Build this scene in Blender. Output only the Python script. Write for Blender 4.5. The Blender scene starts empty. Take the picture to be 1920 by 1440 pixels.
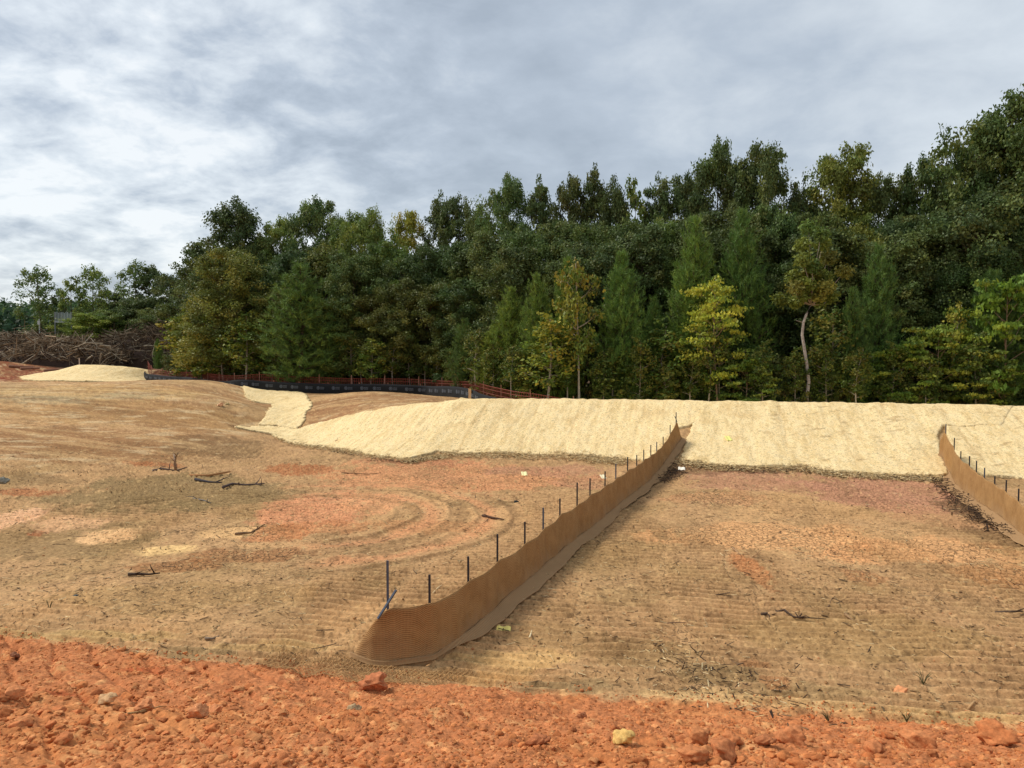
import bpy, math, random
import numpy as np
from math import radians, sin, cos, pi, tan, atan, atan2, sqrt
scene = bpy.context.scene
random.seed(7); RG = np.random.default_rng(7)

# ------------------------------------------------------------ camera
F = 1450.0; CAMZ = 4.8; PITCH = atan(70/F)
cd = bpy.data.cameras.new('camera'); cam = bpy.data.objects.new('camera', cd)
scene.collection.objects.link(cam); scene.camera = cam
cam.location = (0, 0, CAMZ); cam.rotation_euler = (pi/2-PITCH, 0, 0)
cd.sensor_width = 36; cd.lens = 36*F/1920; cd.clip_start = 0.05; cd.clip_end = 3000

# ------------------------------------------------------------ light
SUN_EL, SUN_AZ = radians(50), radians(288)          # azimuth clockwise from +Y: high on the left, a little ahead of the camera
scene.view_settings.view_transform = 'Standard'; scene.view_settings.look = 'None'
scene.view_settings.gamma = 1; scene.view_settings.exposure = 1.06
sl = bpy.data.lights.new('sun', 'SUN'); sl.energy = 1.5; sl.angle = radians(16); sl.color = (1.0, .94, .85)
so = bpy.data.objects.new('sun', sl); scene.collection.objects.link(so)
so.rotation_euler = (pi/2-SUN_EL, 0, -SUN_AZ+pi)
w = bpy.data.worlds.new('World'); scene.world = w; w.use_nodes = True
def build_world():
    nt = w.node_tree; N = nt.nodes; L = nt.links; N.clear()
    def n(t, **k):
        a = N.new(t)
        for q, v in k.items(): setattr(a, q, v)
        return a
    def math_(op, a, b=None, c=None, clamp=False):
        m = n('ShaderNodeMath', operation=op); m.use_clamp = clamp
        for i, v in enumerate((a, b, c)):
            if v is None: continue
            if isinstance(v, (int, float)): m.inputs[i].default_value = v
            else: L.new(v, m.inputs[i])
        return m.outputs[0]
    out = n('ShaderNodeOutputWorld'); bg = n('ShaderNodeBackground'); bg.inputs[1].default_value = .1
    L.new(bg.outputs[0], out.inputs[0])
    sky = n('ShaderNodeTexSky', sky_type='NISHITA'); sky.sun_disc = False
    sky.sun_elevation = SUN_EL; sky.sun_rotation = SUN_AZ; sky.air_density = 1; sky.dust_density = 2
    tc = n('ShaderNodeTexCoord'); sp = n('ShaderNodeSeparateXYZ'); L.new(tc.outputs['Generated'], sp.inputs[0])
    zz = math_('MAXIMUM', sp.outputs[2], 0.0)
    den = math_('ADD', zz, .27)
    cx = math_('DIVIDE', sp.outputs[0], den); cy = math_('DIVIDE', sp.outputs[1], den)
    cb = n('ShaderNodeCombineXYZ'); L.new(cx, cb.inputs[0]); L.new(cy, cb.inputs[1])
    def noise(scale, detail, rough, off, sx=1, sy=1, rot=0, dist=0):
        mp = n('ShaderNodeMapping'); L.new(cb.outputs[0], mp.inputs[0])
        mp.inputs['Location'].default_value = off; mp.inputs['Scale'].default_value = (sx, sy, 1)
        mp.inputs['Rotation'].default_value = (0, 0, rot)
        t = n('ShaderNodeTexNoise'); t.inputs['Scale'].default_value = scale; t.inputs['Detail'].default_value = detail
        t.inputs['Roughness'].default_value = rough; t.inputs['Distortion'].default_value = dist
        L.new(mp.outputs[0], t.inputs['Vector']); return t.outputs[0]
    big = noise(1.0, 4, .5, (3.1, 1.7, 0), 1, 1.0, .35)
    mid = noise(4.4, 9, .58, (7.3, 2.2, 0), 1, 1.0, .35, .25)
    fin = noise(11, 7, .6, (1.3, 5.2, 0), 1, 1.0, -.2, .3)
    # left of the frame is thinner, brighter and more broken; centre and right are a smooth grey sheet
    left = n('ShaderNodeMapRange'); left.interpolation_type = 'SMOOTHSTEP'
    left.inputs['From Min'].default_value = .1; left.inputs['From Max'].default_value = -.42
    L.new(sp.outputs[0], left.inputs[0]); lf = left.outputs[0]
    low = n('ShaderNodeMapRange'); low.interpolation_type = 'SMOOTHSTEP'
    low.inputs['From Min'].default_value = .5; low.inputs['From Max'].default_value = .02
    L.new(sp.outputs[2], low.inputs[0]); lw = low.outputs[0]
    a = math_('MULTIPLY', math_('SUBTRACT', big, .5), 1.9)
    b = math_('MULTIPLY', math_('SUBTRACT', mid, .5), math_('MULTIPLY_ADD', lf, 2.0, .9))
    c = math_('MULTIPLY', math_('SUBTRACT', fin, .5), math_('MULTIPLY_ADD', lf, .9, .12))
    s = math_('ADD', math_('ADD', a, b), c)
    s = math_('ADD', s, math_('MULTIPLY', lf, .10))
    s = math_('ADD', s, math_('MULTIPLY', lw, .19))
    s = math_('ADD', s, .36)
    cr = n('ShaderNodeValToRGB'); L.new(s, cr.inputs[0]); e = cr.color_ramp.elements
    e[0].position = 0.0; e[0].color = (.335, .385, .445, 1)
    e[1].position = 1.0; e[1].color = (.755, .785, .80, 1)
    for p, cc in ((.28, (.42, .475, .54, 1)), (.5, (.53, .58, .63, 1)), (.74, (.63, .68, .72, 1))):
        q = e.new(p); q.color = cc
    sc_ = n('ShaderNodeVectorMath', operation='SCALE'); sc_.inputs['Scale'].default_value = SKYK
    L.new(cr.outputs[0], sc_.inputs[0])
    mx = n('ShaderNodeMix', data_type='RGBA'); mx.inputs[0].default_value = .9
    L.new(sky.outputs[0], mx.inputs[6]); L.new(sc_.outputs[0], mx.inputs[7])
    L.new(mx.outputs[2], bg.inputs[0])
SKYK = 5.7
build_world()
try:
    scene.cycles.max_bounces = 6; scene.cycles.diffuse_bounces = 3; scene.cycles.use_denoising = True
except Exception: pass

# ------------------------------------------------------------ helpers
def lin(c):
    c = np.asarray(c, float)/255.0
    return np.where(c <= .04045, c/12.92, ((c+.055)/1.055)**2.4)
def tag(o, label=None, cat=None, group=None, kind=None):
    if label: o['label'] = label
    if cat: o['category'] = cat
    if group: o['group'] = group
    if kind: o['kind'] = kind
    return o
def empty(name, loc, label=None, cat=None, group=None):
    o = bpy.data.objects.new(name, None); scene.collection.objects.link(o); o.location = loc
    o.empty_display_size = .1
    return tag(o, label, cat, group)
def mesh_np(name, V, Fc, mat, parent=None, col=None, smooth=False, uv=None):
    V = np.ascontiguousarray(V, np.float32); Fc = np.ascontiguousarray(Fc, np.int32)
    me = bpy.data.meshes.new(name); k = Fc.shape[1]
    me.vertices.add(len(V)); me.vertices.foreach_set('co', V.ravel())
    me.loops.add(Fc.size); me.loops.foreach_set('vertex_index', Fc.ravel())
    me.polygons.add(len(Fc)); me.polygons.foreach_set('loop_start', np.arange(0, Fc.size, k, dtype=np.int32))
    me.update(calc_edges=True)
    if smooth: me.polygons.foreach_set('use_smooth', np.ones(len(Fc), bool))
    if col is not None:
        a = me.color_attributes.new('Col', 'FLOAT_COLOR', 'POINT')
        c4 = np.ones((len(V), 4), np.float32); c4[:, :np.shape(col)[-1]] = col
        a.data.foreach_set('color', c4.ravel())
    if uv is not None:
        u = me.uv_layers.new(name='UVMap'); u.data.foreach_set('uv', np.ascontiguousarray(uv[Fc.ravel()], np.float32).ravel())
    me.materials.append(mat)
    o = bpy.data.objects.new(name, me); scene.collection.objects.link(o)
    if parent: o.parent = parent
    return o
class MB:
    def __init__(s): s.v = []; s.f = []; s.c = []
    def add(s, vs, fs, c=(1, 1, 1)):
        b = len(s.v); s.v += [tuple(p) for p in vs]; s.f += [tuple(b+i for i in f) for f in fs]; s.c += [tuple(c)]*len(vs)
    def box(s, c, d, rz=0, col=(1, 1, 1)):
        x, y, z = [q/2 for q in d]; vs = []
        for sx, sy, sz in ((-1,-1,-1),(1,-1,-1),(1,1,-1),(-1,1,-1),(-1,-1,1),(1,-1,1),(1,1,1),(-1,1,1)):
            a, b = sx*x, sy*y; vs.append((c[0]+a*cos(rz)-b*sin(rz), c[1]+a*sin(rz)+b*cos(rz), c[2]+sz*z))
        s.add(vs, [(0,3,2,1),(4,5,6,7),(0,1,5,4),(1,2,6,5),(2,3,7,6),(3,0,4,7)], col)
    def tube(s, pts, rad, sides=5, col=(1, 1, 1), cap=True):
        pts = [np.asarray(p, float) for p in pts]; n = len(pts); vs = []
        for i, p in enumerate(pts):
            d = pts[min(i+1, n-1)]-pts[max(i-1, 0)]; d = d/(np.linalg.norm(d)+1e-9)
            a = np.array((0, 0, 1.)) if abs(d[2]) < .9 else np.array((1., 0, 0))
            u = np.cross(d, a); u /= np.linalg.norm(u); v = np.cross(d, u)
            r = rad[i] if hasattr(rad, '__len__') else rad
            for k in range(sides):
                t = 2*pi*k/sides; vs.append(p+r*(cos(t)*u+sin(t)*v))
        fs = [(i*sides+k, i*sides+(k+1) % sides, (i+1)*sides+(k+1) % sides, (i+1)*sides+k) for i in range(n-1) for k in range(sides)]
        if cap: fs += [tuple(range(sides))[::-1], tuple((n-1)*sides+k for k in range(sides))]
        s.add(vs, fs, col)
    def build(s, name, mat, parent=None, smooth=False):
        me = bpy.data.meshes.new(name); me.from_pydata(s.v, [], s.f); me.update()
        a = me.color_attributes.new('Col', 'FLOAT_COLOR', 'POINT')
        c4 = np.ones((len(s.v), 4), np.float32); c4[:, :3] = np.array(s.c); a.data.foreach_set('color', c4.ravel())
        if smooth: me.polygons.foreach_set('use_smooth', np.ones(len(me.polygons), bool))
        me.materials.append(mat); o = bpy.data.objects.new(name, me); scene.collection.objects.link(o)
        if parent: o.parent = parent
        return o

# numpy value noise
TBL = RG.random((512, 512))
def vn(x, y, seed=0):
    x = np.asarray(x, float); y = np.asarray(y, float); x, y = x*.82-y*.57+seed*37.17+1000, x*.57+y*.82+seed*91.73+1000
    xi = np.floor(x).astype(int); yi = np.floor(y).astype(int); fx = x-xi; fy = y-yi
    fx = fx*fx*(3-2*fx); fy = fy*fy*(3-2*fy)
    a = TBL[xi & 511, yi & 511]; b = TBL[(xi+1) & 511, yi & 511]; c = TBL[xi & 511, (yi+1) & 511]; d = TBL[(xi+1) & 511, (yi+1) & 511]
    return (a*(1-fx)+b*fx)*(1-fy)+(c*(1-fx)+d*fx)*fy
def fbm(x, y, o=4, seed=0, g=.5):
    s = 0; a = 1; t = 0
    for i in range(o):
        ca, sa = cos(i*1.1), sin(i*1.1)
        s = s+a*vn(x*ca-y*sa, x*sa+y*ca, seed+i); t += a; a *= g; x = x*2.03; y = y*2.03
    return s/t
def sstep(a, b, x):
    t = np.clip((x-a)/(b-a), 0, 1); return t*t*(3-2*t)

# ------------------------------------------------------------ the lie of the land
def ray(px, py):
    x = (px-960)/F; u = (720-py)/F
    return x, cos(PITCH)+sin(PITCH)*u, -sin(PITCH)+cos(PITCH)*u
def atz(px, py, z):
    dx, dy, dz = ray(px, py); t = (z-CAMZ)/dz; return dx*t, dy*t
CP = []
def cp(px, py, z): X, Y = atz(px, py, z); CP.append((X, Y, z))
for Y in (4, 8, 13, 17, 21, 25):
    for X in (-14, -9, -4, 1, 6, 11, 16, 22, 30): 
        if not (X < -12 and Y > 22): CP.append((X, Y, 0))
for q in ((0,920,.15),(0,860,.7),(0,800,1.3),(0,760,1.9),(0,732,2.3),(0,715,2.42),(200,900,.12),(200,860,.45),(200,800,1.1),(200,760,1.75),(200,735,2.2),(200,716,2.42),
          (400,900,.05),(400,860,.25),(400,820,.6),(400,780,1.15),(400,745,1.9),(400,722,2.3),(400,714,2.4),(300,714,2.42),(440,722,2.15),(455,735,1.8),(462,748,1.45),
          (500,757,1.1),(455,729,1.5),(540,757,1.1),(540,740,1.3),(540,728,1.42),(550,780,.75),(530,805,.42),(560,808,.38),(450,803,.5),(490,790,.75),(470,770,1.25),(430,790,.95),
          (590,765,1.25),(640,737,1.72),(700,734,1.9),(620,760,1.45),(700,750,1.75),(640,783,1.0),(600,796,.62),(700,772,1.4),(760,762,1.7),(830,756,1.92),(880,749,2.05),(760,746,1.8),(820,748,1.75),
          (640,848,0),(767,862,0),(873,853,0),(1000,856,0),(1173,863,0),(1300,875,0),(1500,882,0),(1700,893,0),(1920,900,0),(2300,915,0),(2700,925,0),
          (560,840,0),(500,850,.05),(600,822,.2),(700,815,.55),(800,806,.85)): cp(*q)
TOE = [(873,853),(1000,856),(1173,863),(1300,875),(1500,882),(1700,893),(1920,900),(2300,915),(2700,925)]
CRE = [(900,751),(1000,750),(1173,752),(1300,754),(1500,757),(1700,760),(1920,764),(2300,775),(2700,785)]
_d = [873,920,960,1000,1060,1120,1173,1240,1300,1370,1440,1500,1570,1640,1700,1780,1850,1920,2050,2180,2300,2500,2700]
_t = np.array(TOE); _c = np.array(CRE); TOE = [(x, np.interp(x, _t[:, 0], _t[:, 1])) for x in _d]; CRE = [(x, np.interp(x, _c[:, 0], _c[:, 1])) for x in _d]
for a, b in zip(TOE, CRE):
    A = atz(*a, 0); B = atz(*b, 2.1)
    for t, z in ((.25, .5), (.5, 1.05), (.75, 1.6), (1, 2.1)): CP.append((A[0]+(B[0]-A[0])*t, A[1]+(B[1]-A[1])*t, z))
    CP.append((B[0], B[1]+1.0, 1.95)); CP.append((B[0], B[1]+2.6, 1.1 if b[0] < 1100 else .8)); CP.append((B[0], B[1]+7, 1.1 if b[0] < 1100 else .5))
CP += [(-38,79,1.45),(-28,68,1.35),(-23,62,1.3),(-20,58,1.35),(-12,57,1.3),(-6,56,1.2),(-2,47,1.15),(0,60,1.0),(-10,66,1.2),(-20,72,1.3),(-30,82,1.4),(20,60,.6),(40,55,.6),(60,40,.8),(-31,74,1.35),(-34,66,1.5),(-27,62,1.35),(-24,57,1.7),(-29,57,1.9),
       (-44.4,76,2.4),(-42.8,76,2.92),(-40.2,76,2.9),(-38.4,77,2.72),(-36.9,77,2.62),(-37.4,79.5,2.5),(-36,76,1.5),(-34.4,73.5,1.42),(-46,73,1.8),(-43,71,1.7),(-40,71,1.65),(-35.5,72,1.4),(-53,80,3.5),(-58,76,3.2),(-49,79,2.4),(-46.5,80,2.3),(-50,86,3.0),(-42,84,2.2),(-54,66,1.9),(-48,68,1.75),(-40,64,1.8),(-34,60,1.9),
       (-60,95,3),(-40,95,2.4),(-20,95,1.5),(-80,60,2.5),(-60,40,2.6),(-40,30,2.2),(-30,20,1.2),(-60,120,3),(0,120,2),(60,110,2),(90,60,1.5),(-100,140,3),(100,150,3),(0,180,3)]
CP = np.array(CP); 
def phi(r): return np.sqrt(r*r+.6**2)
D = np.hypot(CP[:, None, 0]-CP[None, :, 0], CP[:, None, 1]-CP[None, :, 1]); n_ = len(CP)
A_ = np.zeros((n_+1, n_+1)); A_[:n_, :n_] = phi(D)-np.eye(n_)*.15; A_[n_, :n_] = 1; A_[:n_, n_] = 1
W_ = np.linalg.solve(A_, np.append(CP[:, 2], 0))
gx = np.arange(-120, 120.01, .5); gy = np.arange(-10, 200.01, .5)
GX, GY = np.meshgrid(gx, gy, indexing='ij'); GZ = np.full(GX.shape, W_[n_])
for i in range(n_): GZ += W_[i]*phi(np.hypot(GX-CP[i, 0], GY-CP[i, 1]))
BND = [atz(a, b, 0) for a, b in ((0,1200),(300,1240),(640,1268),(1000,1303),(1280,1317),(1560,1347),(1920,1373))]
bx = np.array([-40]+[p[0] for p in BND]+[40]); by = np.array([18]+[p[1] for p in BND]+[7.0])
def Yb(X): return np.interp(X, bx, by)
def base(X, Y):
    X = np.asarray(X, float); Y = np.asarray(Y, float)
    u = np.clip((X+120)/.5, 0, len(gx)-1.001); v = np.clip((Y+10)/.5, 0, len(gy)-1.001)
    i = u.astype(int); j = v.astype(int); a = u-i; b = v-j
    z = (GZ[i, j]*(1-a)+GZ[i+1, j]*a)*(1-b)+(GZ[i, j+1]*(1-a)+GZ[i+1, j+1]*a)*b
    z = np.where(Y < 12, z*sstep(4, 12, Y), z)
    s = 3.2*(1-np.clip(Y, -3, 99)/Yb(X)); k = .09                           # the red slope the photographer stands on
    return np.where(s > -1, np.logaddexp(np.minimum(z, 50)/k, s/k)*k-k*.0, z)
def P(px, py, lift=0):
    dx, dy, dz = ray(px, py); t = np.concatenate([np.arange(2, 40, .02), np.arange(40, 190, .05)])
    h = CAMZ+dz*t-base(dx*t, dy*t)-lift; k = np.argmax(h < 0)
    if h[k] >= 0: k = len(t)-1
    return np.array((dx*t[k], dy*t[k]))
def ztop(X, Y, py):
    _, dy, dz = ray(960, py); return CAMZ+Y/dy*dz
def inpoly(X, Y, poly):
    X = np.asarray(X); r = np.zeros(X.shape, bool); n = len(poly)
    for i in range(n):
        x1, y1 = poly[i]; x2, y2 = poly[(i+1) % n]
        c = ((y1 > Y) != (y2 > Y)) & (X < (x2-x1)*(Y-y1)/((y2-y1) if y2 != y1 else 1e-9)+x1); r ^= c
    return r

ARC = P(585, 968)
def redmask(X, Y):
    e = .9*(fbm(X*.5, Y*.5, 3, 3)-.5)+.5*(fbm(X*3, Y*3, 3, 5)-.5)
    return sstep(.16, -.12, Y-Yb(X)+e)
def bankmask(X, Y): return sstep(.15, .5, base(X, Y))*sstep(28, 30, Y)
def trackmask(X, Y):
    m = sstep(.40, .56, fbm(X*.28+.1*Y, Y*.13, 2, 21)); return m*(1-redmask(X, Y))
def detail(X, Y):
    r = redmask(X, Y); b = bankmask(X, Y); fl = (1-r)*(1-.8*b)
    z = r*(.16*(fbm(X*.9, Y*.9, 3, 1)-.5)+.12*(fbm(X*2.2, Y*2.2, 3, 2)-.5))
    bil = 1-np.abs(2*fbm(X*5, Y*5, 3, 8)-1)*2.2
    z = z-r*.02*bil+r*.07*(fbm(X*9, Y*9, 3, 9, .75)-.5)
    fur = np.abs(((X*.8+Y*.6+.5*fbm(X*.6, Y*.6, 2, 4))/.55) % 1-.5)*2
    z = z-r*sstep(1, -3, X)*.05*sstep(.7, 1, fur)
    z = z+fl*(.14*(fbm(X*.22, Y*.22, 3, 11)-.5)+.08*(fbm(X*1.1, Y*1.1, 3, 12)-.5)+(.065-.053*trackmask(X, Y))*(fbm(X*4.6, Y*4.6, 4, 13, .7)-.5))
    # tractor cleat marks: lanes of short ridges
    la = X*.98-Y*.2+2.4*(fbm(X*.16, Y*.16, 2, 14)-.5); lane = np.floor(la/1.7); ph = TBL[(lane.astype(int)) & 511, 5]
    rho = np.hypot(X-ARC[0], Y-ARC[1]); arc = sstep(6.3, 5.6, rho)*sstep(1.4, 2.0, rho)*sstep(-1.2, .4, X-ARC[0]+.35*(Y-ARC[1]))
    for k, r0 in enumerate((2.3, 2.9, 3.9, 4.6, 5.6)): z = z+arc*fl*.055*np.exp(-((rho-r0-.3*(fbm(X, Y, 2, 16+k)-.5))/.10)**2)*(.5+fbm(X*2, Y*2, 2, 17))
    z = z+arc*fl*.03*np.sin(np.arctan2(Y-ARC[1], X-ARC[0])*rho/.23*2*pi*.16*6)*0
    fr = ((Y+.18*X)/.27+ph*.5+.22*fbm(X*.6, Y*.6, 2, 15)*2) % 1; rg = 2*np.exp(-((fr-.5)/.20)**2)-.8
    z = z+fl*trackmask(X, Y)*(1-.8*arc)*.052*rg*(.1+1.2*fbm(X*.9, Y*.9, 3, 18))*1.3*(.35+.65*sstep(.02, .14, np.abs(la/1.7-lane)))
    return z
def height(X, Y): return base(X, Y)+detail(X, Y)
def g3(px, py): 
    q = P(px, py); return q[0], q[1], float(height(q[0], q[1]))

# ------------------------------------------------------------ materials
def newmat(name):
    m = bpy.data.materials.new(name); m.use_nodes = True; return m, m.node_tree.nodes, m.node_tree.links, m.node_tree.nodes['Principled BSDF']
def add_cracks(m):
    N, L = m.node_tree.nodes, m.node_tree.links; b = N['Principled BSDF']
    tc = N.new('ShaderNodeTexCoord'); nz = N.new('ShaderNodeTexNoise'); nz.inputs['Scale'].default_value = 3; nz.inputs['Detail'].default_value = 4
    L.new(tc.outputs['Object'], nz.inputs['Vector'])
    ad = N.new('ShaderNodeVectorMath'); ad.operation = 'MULTIPLY_ADD'; ad.inputs[1].default_value = (.25, .25, 0); L.new(nz.outputs['Color'], ad.inputs[0]); L.new(tc.outputs['Object'], ad.inputs[2])
    vo = N.new('ShaderNodeTexVoronoi'); vo.feature = 'DISTANCE_TO_EDGE'; vo.inputs['Scale'].default_value = 6.5; L.new(ad.outputs[0], vo.inputs['Vector'])
    mr = N.new('ShaderNodeMapRange'); mr.inputs[1].default_value = .0; mr.inputs[2].default_value = .10; mr.inputs[3].default_value = 0; mr.inputs[4].default_value = 1; L.new(vo.outputs['Distance'], mr.inputs[0])
    n2 = [q for q in N if q.type == 'VERTEX_COLOR'][0]
    m2 = N.new('ShaderNodeMapRange'); m2.inputs[1].default_value = 0; m2.inputs[2].default_value = 1; m2.inputs[3].default_value = 1; m2.inputs[4].default_value = 0; L.new(n2.outputs['Alpha'], m2.inputs[0])
    mx = N.new('ShaderNodeMath'); mx.operation = 'MAXIMUM'; L.new(mr.outputs[0], mx.inputs[0]); L.new(m2.outputs[0], mx.inputs[1])
    bp = N.new('ShaderNodeBump'); bp.inputs['Strength'].default_value = .8; bp.inputs['Distance'].default_value = .03; L.new(mx.outputs[0], bp.inputs['Height'])
    old = b.inputs['Normal'].links[0].from_socket; L.new(old, bp.inputs['Normal']); L.new(bp.outputs[0], b.inputs['Normal'])
    oc = b.inputs['Base Color'].links[0].from_socket; sc = N.new('ShaderNodeMapRange'); sc.inputs[3].default_value = .66; sc.inputs[4].default_value = 1.02; L.new(mx.outputs[0], sc.inputs[0])  # crack lines also darkened in the colour, painting in their shade
    vm = N.new('ShaderNodeVectorMath'); vm.operation = 'SCALE'; L.new(oc, vm.inputs[0]); L.new(sc.outputs[0], vm.inputs['Scale']); L.new(vm.outputs[0], b.inputs['Base Color'])
def add_flecks(m, scale, lo, hi, dark, light):
    N, L = m.node_tree.nodes, m.node_tree.links; b = N['Principled BSDF']; oc = b.inputs['Base Color'].links[0].from_socket
    tc = N.new('ShaderNodeTexCoord'); n = N.new('ShaderNodeTexNoise'); n.inputs['Scale'].default_value = scale; n.inputs['Detail'].default_value = 3; n.inputs['Roughness'].default_value = .6; n.inputs['Distortion'].default_value = .6
    L.new(tc.outputs['Object'], n.inputs['Vector']); cr = N.new('ShaderNodeValToRGB'); L.new(n.outputs[0], cr.inputs[0]); e = cr.color_ramp.elements
    e[0].position = lo; e[0].color = (dark, dark, dark, 1); e[1].position = hi; e[1].color = (light, light, light, 1)
    q = e.new(lo+.06); q.color = (1, 1, 1, 1); q = e.new(hi-.06); q.color = (1, 1, 1, 1)
    vm = N.new('ShaderNodeVectorMath'); vm.operation = 'MULTIPLY'; L.new(oc, vm.inputs[0]); L.new(cr.outputs[0], vm.inputs[1]); L.new(vm.outputs[0], b.inputs['Base Color'])
def mat_vc(name, nscale=40, namp=.35, bump=.3, bscale=60, rough=.95, bdist=.01, obj=True):
    m, N, L, b = newmat(name); b.inputs['Roughness'].default_value = rough
    b.inputs['Specular IOR Level'].default_value = .15
    at = N.new('ShaderNodeVertexColor'); at.layer_name = 'Col'
    tc = N.new('ShaderNodeTexCoord'); ns = N.new('ShaderNodeTexNoise'); ns.inputs['Scale'].default_value = nscale; ns.inputs['Detail'].default_value = 6
    ns.inputs['Roughness'].default_value = .65
    L.new(tc.outputs['Object'], ns.inputs['Vector'])
    mr = N.new('ShaderNodeMapRange'); mr.inputs[1].default_value = .3; mr.inputs[2].default_value = .7; mr.inputs[3].default_value = 1-namp; mr.inputs[4].default_value = 1+namp
    L.new(ns.outputs[0], mr.inputs[0])
    vm = N.new('ShaderNodeVectorMath'); vm.operation = 'SCALE'; L.new(at.outputs[0], vm.inputs[0]); L.new(mr.outputs[0], vm.inputs['Scale'])
    L.new(vm.outputs[0], b.inputs['Base Color'])
    if bump:
        n2 = N.new('ShaderNodeTexNoise'); n2.inputs['Scale'].default_value = bscale; n2.inputs['Detail'].default_value = 5; n2.inputs['Roughness'].default_value = .7
        L.new(tc.outputs['Object'], n2.inputs['Vector']); bp = N.new('ShaderNodeBump'); bp.inputs['Strength'].default_value = bump; bp.inputs['Distance'].default_value = bdist
        L.new(n2.outputs[0], bp.inputs['Height']); L.new(bp.outputs[0], b.inputs['Normal'])
    return m
M_ground = mat_vc('earth', 15, .30, .7, 18, .97, .03)
add_cracks(M_ground); add_flecks(M_ground, 19, .33, .66, .62, 1.12)  # dark ground flecks: soil pores with their tiny shadows painted in
def _none(): pass
M_clod = mat_vc('clay_clod', 25, .25, .8, 40, .97, .015)
M_straw = mat_vc('straw_mat', 17, .30, 1.0, 24, .95, .05)
add_flecks(M_straw, 11, .36, .66, .66, 1.0)
M_wood = mat_vc('dead_wood', 30, .3, .5, 60, .9, .01)
M_bark = mat_vc('bark', 9, .35, .6, 25, .95, .02)
M_paint = mat_vc('painted', 15, .1, 0, 1, .7)
M_paper = mat_vc('paper', 30, .06, 0, 1, .8)
def mat_leaf(name, trans=.28):
    m, N, L, b = newmat(name); b.inputs['Roughness'].default_value = .55; b.inputs['Specular IOR Level'].default_value = .25
    at = N.new('ShaderNodeVertexColor'); at.layer_name = 'Col'; oi = N.new('ShaderNodeObjectInfo')
    mu = N.new('ShaderNodeMix'); mu.data_type = 'RGBA'; mu.blend_type = 'MULTIPLY'; mu.inputs[0].default_value = 1
    L.new(at.outputs[0], mu.inputs[6]); L.new(oi.outputs['Color'], mu.inputs[7])
    L.new(mu.outputs[2], b.inputs['Base Color'])
    tr = N.new('ShaderNodeBsdfTranslucent'); L.new(mu.outputs[2], tr.inputs[0]); mx = N.new('ShaderNodeMixShader'); mx.inputs[0].default_value = trans
    L.new(b.outputs[0], mx.inputs[1]); L.new(tr.outputs[0], mx.inputs[2]); L.new(mx.outputs[0], N['Material Output'].inputs[0])
    return m
M_leaf = mat_leaf('leaves'); M_needle = mat_leaf('needles', .15)
def mat_coir():
    m, N, L, b = newmat('coir_weave'); b.inputs['Roughness'].default_value = .95; b.inputs['Specular IOR Level'].default_value = .1
    uv = N.new('ShaderNodeUVMap'); uv.uv_map = 'UVMap'; tc = N.new('ShaderNodeTexCoord')
    def wave(direction, scale, dist):
        t = N.new('ShaderNodeTexWave'); t.bands_direction = direction; t.inputs['Scale'].default_value = scale; t.inputs['Distortion'].default_value = dist
        t.inputs['Detail'].default_value = 2; t.inputs['Detail Scale'].default_value = 1.5; L.new(uv.outputs[0], t.inputs[0]); return t.outputs['Fac']
    h = wave('Y', 11, .5); v = wave('X', 15, .5)
    mh = N.new('ShaderNodeMath'); mh.operation = 'MULTIPLY_ADD'; L.new(h, mh.inputs[0]); mh.inputs[1].default_value = .5
    m2 = N.new('ShaderNodeMath'); m2.operation = 'MULTIPLY'; L.new(v, m2.inputs[0]); m2.inputs[1].default_value = .3; L.new(m2.outputs[0], mh.inputs[2])
    ns = N.new('ShaderNodeTexNoise'); ns.inputs['Scale'].default_value = 3.0; ns.inputs['Detail'].default_value = 8; ns.inputs['Roughness'].default_value = .7; L.new(tc.outputs['Object'], ns.inputs['Vector'])
    ad = N.new('ShaderNodeMath'); ad.operation = 'MULTIPLY_ADD'; L.new(ns.outputs[0], ad.inputs[0]); ad.inputs[1].default_value = .9; L.new(mh.outputs[0], ad.inputs[2])
    cr = N.new('ShaderNodeValToRGB'); L.new(ad.outputs[0], cr.inputs[0]); e = cr.color_ramp.elements
    e[0].position = .30; e[0].color = (.15, .07, .025, 1); e[1].position = 1.0; e[1].color = (.45, .262, .108, 1)
    q = e.new(.68); q.color = (.275, .145, .055, 1)
    # dust and mud splash caught in the lower weave
    su = N.new('ShaderNodeSeparateXYZ'); L.new(uv.outputs[0], su.inputs[0]); n3 = N.new('ShaderNodeTexNoise'); n3.inputs['Scale'].default_value = 1.3; n3.inputs['Detail'].default_value = 7; n3.inputs['Roughness'].default_value = .65; L.new(tc.outputs['Object'], n3.inputs['Vector'])
    ms = N.new('ShaderNodeMath'); ms.operation = 'MULTIPLY_ADD'; L.new(n3.outputs[0], ms.inputs[0]); ms.inputs[1].default_value = -.9; L.new(su.outputs[1], ms.inputs[2])
    md = N.new('ShaderNodeMapRange'); md.inputs[1].default_value = .0; md.inputs[2].default_value = -.42; md.inputs[3].default_value = 0; md.inputs[4].default_value = .7; L.new(ms.outputs[0], md.inputs[0])
    mm = N.new('ShaderNodeMix'); mm.data_type = 'RGBA'; L.new(md.outputs[0], mm.inputs[0]); L.new(cr.outputs[0], mm.inputs[6]); mm.inputs[7].default_value = (.36, .225, .118, 1)
    L.new(mm.outputs[2], b.inputs['Base Color'])
    bp = N.new('ShaderNodeBump'); bp.inputs['Strength'].default_value = .5; bp.inputs['Distance'].default_value = .01; L.new(mh.outputs[0], bp.inputs['Height']); L.new(bp.outputs[0], b.inputs['Normal'])
    return m
M_coir = mat_coir()
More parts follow.
